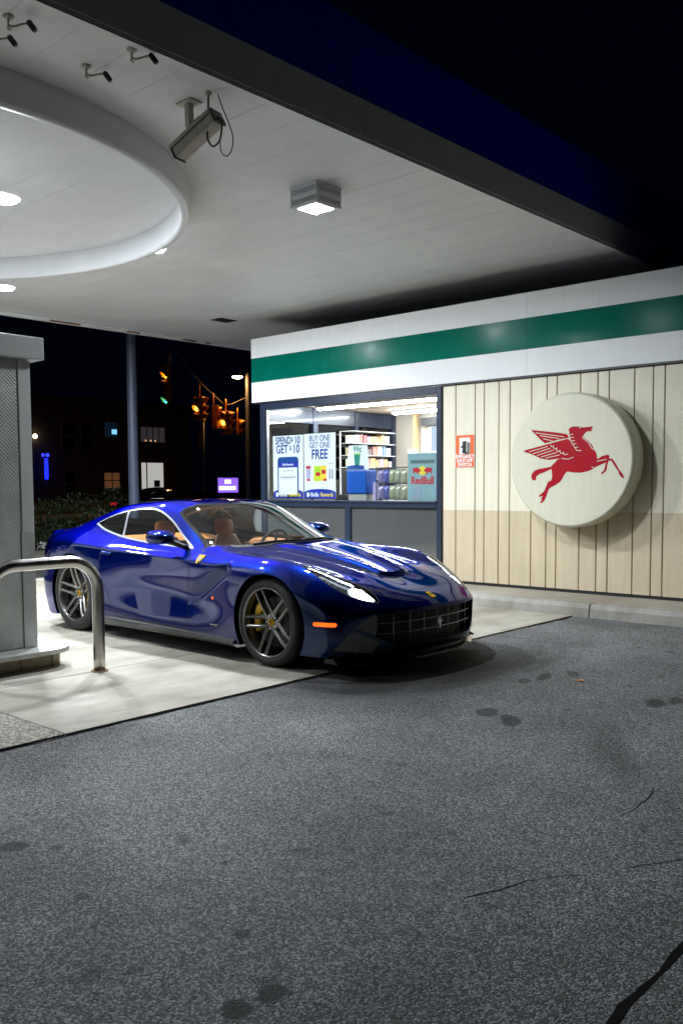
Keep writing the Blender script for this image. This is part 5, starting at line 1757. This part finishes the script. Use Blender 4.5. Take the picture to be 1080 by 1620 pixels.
def dispenser(x, label):
    r = empty('fuel_dispenser', (x, 3.2, .152))
    tag(r, label, 'fuel pump', 'fuel dispensers on the island')
    box('body', -1.0, -.012, -.34, .345, .0, 2.205, M_PUMPGREY, r, bev=.006)
    box('end_panel', -.0115, -.002, -.31, .245, .006, 2.18, M_DOTS, r, bev=.002)
    box('corner_post', -.0117, .004, .258, .358, .006, 2.20, M_PUMPGREY, r, bev=.004)
    box('corner_post_base', -.0117, .0055, .250, .3585, .003, .90, M_DOTS, r, bev=.002)
    box('cap', -1.08, .055, -.43, .452, 2.206, 2.375, pbr('pump_cap_grey', (.46, .475, .47), .4, var=.05, vscale=3), r, bev=.008)
    box('blue_side', -.96, -.05, .346, .376, .45, 1.62, pbr('pump_blue_panel', (.008, .03, .30), .3), r, bev=.006)
    box('screen_bezel', -.72, -.30, .377, .384, 1.05, 1.40, M_BLACK, r, bev=.004)
    box('screen', -.68, -.34, .385, .387, 1.12, 1.34, pbr('pump_screen', (.10, .13, .12), .1), r)
    for k in range(3): box('grade_button', -.74 + .17 * k, -.62 + .17 * k, .377, .386, .86, .96, (M_INKWHITE, M_INKYEL, M_INKRED)[k], r, bev=.003)
    tube('hose', [tuple(p) for p in catmull([(-.86, .38, 1.55), (-.90, .48, 1.2), (-.88, .47, .55), (-.80, .44, .42), (-.74, .45, .60), (-.76, .40, .98)], 8)], .014, M_BLACK, r, 8)
    box('nozzle', -.80, -.73, .385, .43, .92, 1.10, M_BLACK, r, bev=.01)
    text('lettering', 'Synergy', .15, Mplane((-.505, .378, .62), (-1, 0, 0), (0, 0, 1)), M_INKWHITE, r, .0005, .001)
    return r
dispenser(-6.34, 'tall grey fuel dispenser with dimpled end panel beside the steel rail')
dispenser(-9.6, 'second fuel dispenser farther along the island, outside the picture')

gr_ = empty('guard_rail', (-5.80, 3.35, 0))
tag(gr_, 'bent stainless steel guard rail in front of the pump island', 'rail')
pts = [(0, .41, 0)] + [(0, .41, z) for z in np.linspace(.1, .60, 6)]
for a in np.linspace(0, PI / 2, 12)[1:]: pts.append((0, .41 - .235 + .235 * math.cos(a), .61 + .235 * math.sin(a)))
pts += [(0, y_, .845) for y_ in np.linspace(.12, -.22, 5)]
for a in np.linspace(PI / 2, PI, 12): pts.append((0, -.25 + .235 * math.cos(a), .61 + .235 * math.sin(a)))
pts += [(0, -.485, z) for z in np.linspace(.58, 0, 6)]
tube('rail', pts, .044, M_STEEL, gr_, 24)
for y_ in (.41, -.485):
    lathe('base_ring', [(.046, .012), (.062, .009), (.066, .0005)], pbr('rusty_base', (.22, .14, .07), .85, var=.4, vscale=50), gr_, 24, 'Z', (0, y_, 0))

# ------------------------------------------------------------------ cameras and spots under the canopy
M_CCTV = pbr('cctv_beige_metal', (.45, .42, .36), .45, var=.12, vscale=20)
ct = empty('security_camera', (-4.855, 3.945, CZ))
tag(ct, 'beige box security camera hanging from the canopy with looped black cables', 'camera')
box('mount_plate', -.075, .075, -.055, .055, -.012, -.001, M_CCTV, ct, bev=.003)
box('mount_stem', -.022, .022, -.022, .022, -.16, -.012, M_CCTV, ct, bev=.004)
rear, frnt = Vector((.235, .03, -.150)), Vector((-.085, -.035, -.315))
ax = (frnt - rear).normalized(); sd = ax.cross(Vector((0, 0, 1))).normalized(); upv = sd.cross(ax)
L_ = (frnt - rear).length
Mc = Matrix((ax, sd, upv)).transposed().to_4x4(); Mc.translation = rear
def cpart(name, x0, x1, y0, y1, z0, z1, mat, bev): 
    bm = bmesh.new(); add_box(bm, x0, x1, y0, y1, z0, z1, 0, bev)
    for v in bm.verts: v.co = Mc @ v.co
    from_bm(name, bm, mat, ct)
cpart('housing', 0, L_, -.055, .055, -.055, .025, M_CCTV, .014)
cpart('sun_hood', -.005, L_ + .02, -.062, .062, .018, .046, M_CCTV, .010)
cpart('seam_band', .01, L_ - .004, -.0565, .0565, .0105, .0165, M_BLACK, 0)
cpart('rear_cover', -.022, -.001, -.058, .058, -.058, .040, M_BLACK, .006)
cpart('front_bezel', L_ + .001, L_ + .014, -.057, .057, -.057, .030, M_BLACK, .005)
cpart('swivel', .10, .16, -.02, .02, .047, .085, M_BLACK, .006)
c1 = catmull([(.215, -.012, -.002), (.212, -.012, -.06), (.200, -.005, -.13), (.19, .0, -.2), (.185, .0, -.28), (.235, .0, -.345), (.30, .0, -.33), (.325, .0, -.27), (.315, .01, -.20), (.265, .025, -.155), (.235, .03, -.165)], 8)
tube('cable', [tuple(p) for p in c1], .0065, M_BLACK, ct, 8)
c2 = catmull([(.24, .046, -.002), (.29, .04, -.10), (.36, .03, -.22), (.40, .03, -.32), (.385, .03, -.40), (.335, .03, -.425), (.285, .03, -.385), (.275, .03, -.31), (.295, .03, -.23), (.29, .03, -.18), (.25, .03, -.165)], 8)
tube('cable', [tuple(p) for p in c2], .0038, M_BLACK, ct, 8)
lathe('cable_gland', [(.022, -.001), (.020, -.014), (.010, -.018), (.0, -.018)], M_CCTV, ct, 16, 'Z', (.215, -.012, 0))

def spot(x, y_, z, dx, dy, label):
    r = empty('small_camera', (x, y_, z))
    tag(r, label, 'camera', 'small bullet cameras on the canopy ceiling')
    r.scale = (.82, .82, .82)
    lathe('base', [(.0, -.022), (.022, -.020), (.036, -.008), (.038, -.001)], M_CCTV, r, 20, 'Z')
    d = Vector((dx, dy, 0)).normalized()
    e = d * .14 + Vector((0, 0, -.045))
    tube('arm', [tuple(p) for p in catmull([(0, 0, -.02), (0, 0, -.055), tuple(d * .03 + Vector((0, 0, -.068))), tuple(d * .09 + Vector((0, 0, -.052))), tuple(e)], 5)], .0085, M_CCTV, r, 8)
    tube('hook', [(0, 0, -.06), tuple(d * -.008 + Vector((0, 0, -.078))), tuple(d * .012 + Vector((0, 0, -.092)))], .007, M_CCTV, r, 8)
    h0, h1 = e - d * .012 + Vector((0, 0, .014)), e + d * .035 + Vector((0, 0, -.05))
    tube('head', [tuple(h0), tuple(h0.lerp(h1, .15)), tuple(h0.lerp(h1, .85)), tuple(h1)], [.014, .020, .020, .016], M_BLACK, r, 14)
spot(-4.694, 2.57, CZ, .8, .8, 'small bullet camera nearest the grey edge, cut by the photo top')
spot(-4.916, 2.673 - .1, CZ, .7, .8, 'small bullet camera at the left photo edge above the ring')
spot(-4.893, 3.182, CZ, .6, .9, 'small bullet camera between the ring and the box camera')
spot(-4.518, 3.25, CZ, .7, .7, 'small bullet camera right beside the grey canopy edge')
spot(-5.66, 2.98, CZ, .7, .7, 'small bullet camera mounted inside the round ring')

# fallen leaf
lf = pydata('fallen_leaf', [(-.035, 0, 0), (-.012, .016, .006), (.014, .013, .012), (.035, 0, .004), (.014, -.013, .010), (-.012, -.016, .004), (0, 0, .002)], [(0, 1, 6), (1, 2, 6), (2, 3, 6), (3, 4, 6), (4, 5, 6), (5, 0, 6)], pbr('dry_leaf', (.55, .20, .02), .7), None, loc=(-2.93, 5.82, -.010))
tag(lf, 'small dry orange leaf lying on the asphalt', 'leaf')
# ------------------------------------------------------------------ beyond the forecourt
M_DKMETAL = pbr('dark_pole_metal', (.06, .075, .12), .45, var=.1, vscale=3)
pl = empty('steel_pole', (-13.45, 9.52, 0))
tag(pl, 'thick blue-grey steel pole standing just behind the canopy', 'pole')
lathe('shaft', [(.105, 0), (.095, 1.0), (.080, 5), (.070, 8.5)], M_DKMETAL, pl, 24, 'Z', cap=(True, True))
box('foot_plate', -.2, .2, -.2, .2, -.04, .03, M_DKMETAL, pl, bev=.01)

def leafy(name, x, y, w, d, h, label, seed, n=900, col=(.045, .075, .03)):
    rg = random.Random(seed)
    r = empty(name, (x, y, 0))
    tag(r, label, 'shrub', 'shrubs behind the forecourt')
    bm = bmesh.new()
    for k in range(n):
        while True:
            u, v, t = rg.uniform(-1, 1), rg.uniform(-1, 1), rg.uniform(0, 1)
            if u * u + v * v + (t * 1.05 - .35) ** 2 * 1.4 < 1 + .15 * math.sin(u * 7 + seed) * math.sin(v * 5): break
        p = Vector((u * w / 2, v * d / 2, .08 + t * h))
        s = rg.uniform(.03, .065)
        a = Vector((rg.uniform(-1, 1), rg.uniform(-1, 1), rg.uniform(-.2, 1))).normalized()
        b = a.cross(Vector((rg.uniform(-1, 1), rg.uniform(-1, 1), rg.uniform(-1, 1)))).normalized()
        q = [p, p + a * s + b * s * .35, p + a * s * 2, p + a * s - b * s * .35]
        bm.faces.new([bm.verts.new(c) for c in q])
    from_bm('foliage', bm, pbr('leaf_%s' % name, col, .55, var=.4, vscale=9), r)
    bm = bmesh.new()
    for k in range(7):
        a = rg.uniform(0, 6.28)
        add_tube(bm, [(0, 0, 0), (math.cos(a) * w * .15, math.sin(a) * d * .15, h * .4), (math.cos(a) * w * .3, math.sin(a) * d * .3, h * .75)], [.02, .014, .006], 6)
    from_bm('stems', bm, pbr('bark', (.06, .045, .03), .9), r)
leafy('round_shrub', -17.75, 10.25, 1.1, 1.1, 1.05, 'dense dark shrub closest to the fuel dispenser', 1)
leafy('broad_shrub', -17.9, 11.15, 1.2, 1.2, 1.15, 'broad dark shrub between two others behind the coupe', 2)
leafy('pale_shrub', -17.2, 11.25, .5, .5, .85, 'small pale green shrub just above the car tail', 3, 350, (.10, .13, .08))
leafy('upright_shrub', -18.1, 12.25, 1.2, 1.1, 1.30, 'taller shrub with upright shoots left of the steel pole', 4)
leafy('low_shrub', -18.0, 13.2, 1.1, 1.1, .95, 'low shrub just right of the steel pole', 5)
bm = bmesh.new()
rg = random.Random(8)
for k in range(170):
    p = Vector((-17.25 + rg.uniform(-.12, .12), 9.75 + rg.random() * 1.2, .10 + rg.random() * .14))
    s = rg.uniform(.010, .024)
    bmesh.ops.create_icosphere(bm, subdivisions=1, radius=s, matrix=Matrix.Translation(p))
wf = from_bm('white_blossom_bed', bm, pbr('white_blossom', (.75, .75, .75), .6)); tag(wf, 'small white blossoms at the foot of the shrubs', 'blossom', kind='stuff')

# traffic signals on a span wire
M_SIGNAL = pbr('signal_yellow', (.72, .30, .03), .5, var=.15, vscale=8)
M_SIGOFF = pbr('signal_lens_off', (.03, .015, .01), .3)
M_SIGAMB = emis('signal_amber_lit', (1.0, .50, .03), 8.0)
M_SIGGRN = emis('signal_green_lit', (.05, .80, .75), 8.0)
def signal(name, x, y, ztop, n, faces, label, lit):
    """n-section head; faces = list of yaw angles; lit = {(face, section): material}"""
    r = empty(name, (x, y, ztop))
    tag(r, label, 'traffic light', 'traffic lights over the junction')
    for fi, yaw in enumerate(faces):
        R_ = Matrix.Rotation(yaw, 4, 'Z')
        bm = bmesh.new()
        add_box(bm, .04, .20, -.17, .17, -.35 * n, 0, 0, .02)
        for v in bm.verts: v.co = R_ @ v.co
        hd = from_bm('housing', bm, M_SIGNAL, r)
        for k in range(n):
            zc = -.175 - .35 * k
            bm = bmesh.new()
            ring = add_lathe(bm, [(0.001, .215), (.08, .212), (.125, .203)], 20, 'X', (0, 0, zc))
            for v in bm.verts: v.co = R_ @ v.co
            from_bm('lens', bm, lit.get((fi, k), M_SIGOFF), hd)
            bm = bmesh.new()
            seg = 14
            A, B = [], []
            for q in range(seg + 1):
                a = math.radians(-30 + 240 * q / seg)
                A.append(bm.verts.new((.20, math.cos(a) * .145, zc + math.sin(a) * .145)))
                B.append(bm.verts.new((.20 + .10 + .14 * max(0, math.sin(a)), math.cos(a) * .135, zc + math.sin(a) * .135 - .01)))
            for q in range(seg): bm.faces.new((A[q], A[q + 1], B[q + 1], B[q]))
            for v in bm.verts: v.co = R_ @ v.co
            from_bm('visor', bm, M_SIGNAL, hd)
    tube('hanger', [(0, 0, 0), (0, 0, .55)], .03, M_SIGNAL, r, 8)
    return r
tocam = math.atan2(-24, 31)                       # towards the viewer
signal('traffic_light', -31, 23.9, 6.66, 5, [tocam - 1.15], 'five section traffic light seen edge on with a lit green lens', {(0, 1): M_SIGAMB, (0, 4): M_SIGGRN})
signal('traffic_light', -31, 25.5, 5.35, 3, [tocam - .75, tocam + 1.1], 'double faced traffic light with one amber lens near the sign post', {(0, 1): M_SIGAMB})
signal('traffic_light', -31.2, 26.45, 5.05, 3, [tocam + 2.2], 'dim traffic light seen from behind beside the second amber one', {})
signal('traffic_light', -31, 27.0, 4.80, 3, [tocam - .6, tocam + 1.2], 'second amber traffic light hung below the curved arm', {(0, 1): M_SIGAMB})
signal('traffic_light', -31, 27.7, 4.45, 2, [tocam + .9], 'small two section signal nearest the street lamp pole', {})
sw_ = tube('span_wire', [tuple(p) for p in catmull([(-31, 18, 9.6), (-31, 23.7, 7.55), (-31, 24.62, 6.75), (-31, 25.58, 5.95), (-31, 26.37, 5.45), (-31, 27.1, 5.10), (-31, 28.2, 5.48)], 6)], .022, pbr('wire_rust', (.06, .045, .03), .6), None, 6)
tag(sw_, 'thin overhead wire carrying the traffic lights', 'wire')
sp_ = empty('sign_post', (-31, 25.66, 0))
tag(sp_, 'thin dark post with a small rectangular street plate', 'post')
tube('post', [(0, 0, -.04), (0, 0, 4.6)], .06, M_DKMETAL, sp_, 10)
box('plate', .07, .09, -.40, -.08, 3.0, 3.86, pbr('plate_rusty', (.30, .14, .07), .6, var=.3, vscale=6), sp_, bev=.005)
sl = empty('street_lamp', (-31, 28.35, 0))
tag(sl, 'tall dark street lamp pole with a lit orange lamp head', 'lamp')
lathe('pole', [(.16, -.04), (.13, 2), (.09, 7.4)], M_DKMETAL, sl, 16, 'Z')
tube('arm', [(0, 0, 7.0), (0, -.2, 7.0), (0, -.45, 6.75), (.0, -.58, 6.52)], .05, M_DKMETAL, sl, 8)
bm = bmesh.new()
bmesh.ops.create_uvsphere(bm, u_segments=16, v_segments=10, radius=1, matrix=Matrix.Translation((0, -.62, 6.47)) @ Matrix.Diagonal((.25, .32, .10, 1)))
from_bm('lamp_head', bm, M_DKMETAL, sl, True)
bm = bmesh.new()
bmesh.ops.create_uvsphere(bm, u_segments=16, v_segments=8, radius=1, matrix=Matrix.Translation((0.0, -.62, 6.41)) @ Matrix.Diagonal((.21, .25, .085, 1)))
from_bm('lamp_glass', bm, emis('sodium_lamp', (1.0, .45, .10), 420.0), sl, True)
ls = empty('led_sign', (-31, 27.08, 0))
tag(ls, 'small glowing purple LED board with two lines of white lettering', 'sign')
box('cabinet', -.12, -.005, -.66, .66, 1.06, 1.86, M_BLACK, ls, bev=.02)
box('screen', -.004, .002, -.60, .60, 1.13, 1.79, emis('led_purple', (.22, .10, .95), 1.6), ls)
for z, w in ((1.62, .20), (1.33, .54)):
    bm = bmesh.new()
    n_ = int(w * 2 / .125)
    for k in range(n_):
        y0 = -w + k * .125
        add_box(bm, .0025, .006, y0, y0 + .10, z - .085, z + .085)
    from_bm('led_characters', bm, emis('led_white', (.75, .70, 1.0), 3.5), ls)
for y_ in (-.5, .5): box('leg', -.10, -.03, y_ - .04, y_ + .04, -.04, 1.06, M_DKMETAL, ls)

# dark apartment house across the street
ah = empty('apartment_house', (-48, 33, 0))
tag(ah, 'dark two storey house across the street with a few lit windows', 'building')
M_BRICKDK = pbr('dark_render', (.05, .046, .048), .9, var=.2, vscale=1.5)
box('wall', -9, 0, -8.2, 5.6, -.04, 6.6, M_BRICKDK, ah)
box('roof', -9.2, .3, -8.5, 5.9, 6.6, 6.85, pbr('dark_roof', (.03, .03, .035), .9), ah)
def win(y0, y1, z0, z1, lit, bars=1, cross=False):
    f = box('window', .0, .05, y0 - 33 - .05, y1 - 33 + .05, z0 - .05, z1 + .05, pbr('dim_frame', (.11, .11, .12), .6), ah)
    f2 = box('pane', .052, .058, y0 - 33, y1 - 33, z0, z1, lit, f)
    for k in range(1, bars + 1):
        yy = y0 + (y1 - y0) * k / (bars + 1)
        box('glazing_bar', .059, .075, yy - 33 - .03, yy - 33 + .03, z0, z1, MATS['dim_frame'], f)
    if cross: box('glazing_bar', .06, .076, y0 - 33, y1 - 33, (z0 + z1) / 2 - .03, (z0 + z1) / 2 + .03, MATS['dim_frame'], f)
    return f
M_DARKPANE = pbr('dark_pane', (.01, .011, .014), .08)
w_ = win(34.55, 36.43, 4.33, 5.28, emis('curtain_dim', (.30, .26, .28), .09), 3)
for yy in (34.9, 35.3, 35.65): box('candle_light', .08, .09, yy - 33 - .05, yy - 33 + .05, 4.36, 4.46, emis('warm_glint', (1, .5, .25), .9), w_)
w_ = win(31.86, 32.76, 4.53, 5.44, emis('pane_blue_dim', (.02, .07, .14), .12), 1)
box('television', .08, .09, 32.35 - 33, 32.72 - 33, 4.72, 5.02, emis('tv_glow', (.20, .55, 1.0), 1.3), w_)
win(31.77, 32.86, 1.36, 2.31, emis('orange_blind', (.55, .22, .08), .16), 1, True)
win(28.92, 29.72, 3.67, 5.3, M_DARKPANE, 0, True)
win(30.2, 30.9, 3.67, 5.3, M_DARKPANE, 0, True)
win(29.0, 29.7, .9, 2.4, M_DARKPANE, 0, True)
d_ = box('doorway', .0, .06, 34.45 - 33, 37.2 - 33, 0, 3.06, pbr('brown_door', (.10, .035, .02), .7), ah)
box('lit_hall', .062, .07, 34.54 - 33, 36.26 - 33, .1, 2.98, emis('hall_light', (.80, .78, .76), .55), d_)
box('post', .072, .10, 34.9 - 33, 34.97 - 33, .1, 2.98, M_BLACK, d_)
box('mail_box', .072, .11, 35.5 - 33, 35.95 - 33, 1.42, 1.85, M_BLACK, d_)
bt = empty('blue_light_column', (-47, 27.25, 0)); tag(bt, 'slim column glowing blue at the dark house corner', 'light')
lathe('tube', [(.10, 1.9), (.11, 2.2), (.10, 3.1)], emis('blue_tube', (.01, .02, 1.0), 2.2), bt, 12, 'Z', cap=(True, True))
for a in (0, 2.1, 4.2): lathe('bulb', [(.0, 3.18), (.07, 3.22), (.09, 3.3), (.05, 3.38), (0, 3.4)], emis('blue_bulb', (.02, .03, 1.0), 3.0), bt, 10, 'Z', (.12 * math.cos(a), .18 * math.sin(a), 0))
tube('post', [(0, 0, -.04), (0, 0, 1.95)], .05, M_DKMETAL, bt, 8)
wl = empty('wall_lamp', (-47.9, 27.05, 4.4)); tag(wl, 'small warm wall lamp glowing beside the fuel dispenser edge', 'lamp')
box('bracket', -.1, .0, -.06, .06, -.02, .16, M_DKMETAL, wl)
bm = bmesh.new(); bmesh.ops.create_uvsphere(bm, u_segments=12, v_segments=8, radius=.13, matrix=Matrix.Translation((.1, 0, 0)))
from_bm('globe', bm, emis('warm_globe', (1, .75, .40), 9.0), wl, True)
# low dark wall between street and houses
lw = box('low_wall', -40.0, -39.7, -20, 60, -.04, .75, pbr('wall_dark', (.04, .04, .045), .9, var=.2, vscale=2)); tag(lw, 'long low dark wall along the opposite pavement', 'wall')

def parked_car(name, x, y, rz, mat, label, lit=None):
    """saloon: lofted body with cabin, windows, wheels and tail lamps"""
    r = empty(name, (x, y, 0), rz)
    tag(r, label, 'car')
    st = [(-2.25, .70, .45, .80), (-2.1, .82, .32, .92), (-1.5, .88, .25, .98), (-.6, .90, .22, .95), (.6, .90, .22, .93), (1.4, .88, .24, .86), (2.0, .82, .30, .74), (2.25, .66, .42, .62)]
    secs = [[(x_, -w, zb), (x_, -w * 1.02, (zb + zt) / 2), (x_, -w * .9, zt), (x_, w * .9, zt), (x_, w * 1.02, (zb + zt) / 2), (x_, w, zb)] for x_, w, zb, zt in st]
    rounded('body', secs, mat, r, 2)
    cs = [(-1.75, .70, .92, .97), (-1.0, .66, .92, 1.36), (-.2, .65, .92, 1.45), (.4, .66, .92, 1.36), (1.15, .70, .90, .93)]
    secs = [[(x_, -.80, zb), (x_, -w, zt), (x_, w, zt), (x_, .80, zb)] for x_, w, zb, zt in cs]
    rounded('roof', secs, mat, r, 2)
    for s in (-1, 1):
        for a, b in ((-1.15, -.35), (-.28, .55)):
            pydata('window', [(a, .79 * s, .99), (b, .79 * s, .99), (b - .15, .70 * s, 1.28), (a + .12, .70 * s, 1.28)], [(0, 1, 2, 3)], M_DARKPANE, r)
        for wx in (-1.4, 1.35): lathe('wheel', [(.1, .80 * s), (.21, .86 * s), (.32, .87 * s), (.33, .70 * s)], M_TYRE, r, 24, 'Y', (wx, 0, .33))
        box('tail_lamp', -2.27, -2.12, .5 * s - .14, .5 * s + .14, .68, .80, lit or M_REDLENS, r, bev=.03)
    return r
parked_car('parked_saloon', -30, 22.6, 1.75, pbr('dark_car_paint', (.02, .02, .022), .2, coat=1), 'dark saloon car parked across the street beyond the roof of the coupe', emis('tail_red', (1, .02, .04), .5))
vn = empty('white_van', (-11.72, 13.75, 0), PI / 2)
tag(vn, 'plain white van parked behind the corner of the shop', 'van')
M_VAN = pbr('van_white_paint', (.70, .71, .70), .3, coat=.6)
rounded('body', [[(x_, -.9, .3), (x_, -.92, .75), (x_, -.85, zt), (x_, .85, zt), (x_, .92, .75), (x_, .9, .3)] for x_, zt in ((-2.2, 1.22), (-2.1, 1.28), (-.5, 1.30), (.6, 1.26), (1.3, .92), (2.0, .86), (2.15, .7))], M_VAN, vn, 2)
for s in (-1, 1):
    for wx in (-1.4, 1.4): lathe('wheel', [(.1, .84 * s), (.21, .90 * s), (.32, .91 * s), (.33, .74 * s)], M_TYRE, vn, 24, 'Y', (wx, 0, .33))
    for z in (.62, .78, .94): box('side_moulding', -1.9, 1.1, .925 * s - .006, .925 * s + .006, z, z + .025, pbr('van_trim', (.35, .36, .36), .4), vn)
    pydata('window', [(.2, .90 * s, .92), (1.0, .90 * s, .92), (.7, .87 * s, 1.18), (.2, .87 * s, 1.18)], [(0, 1, 2, 3)], M_DARKPANE, vn)
CAR, BODY = build_car()
car_details(CAR, BODY)
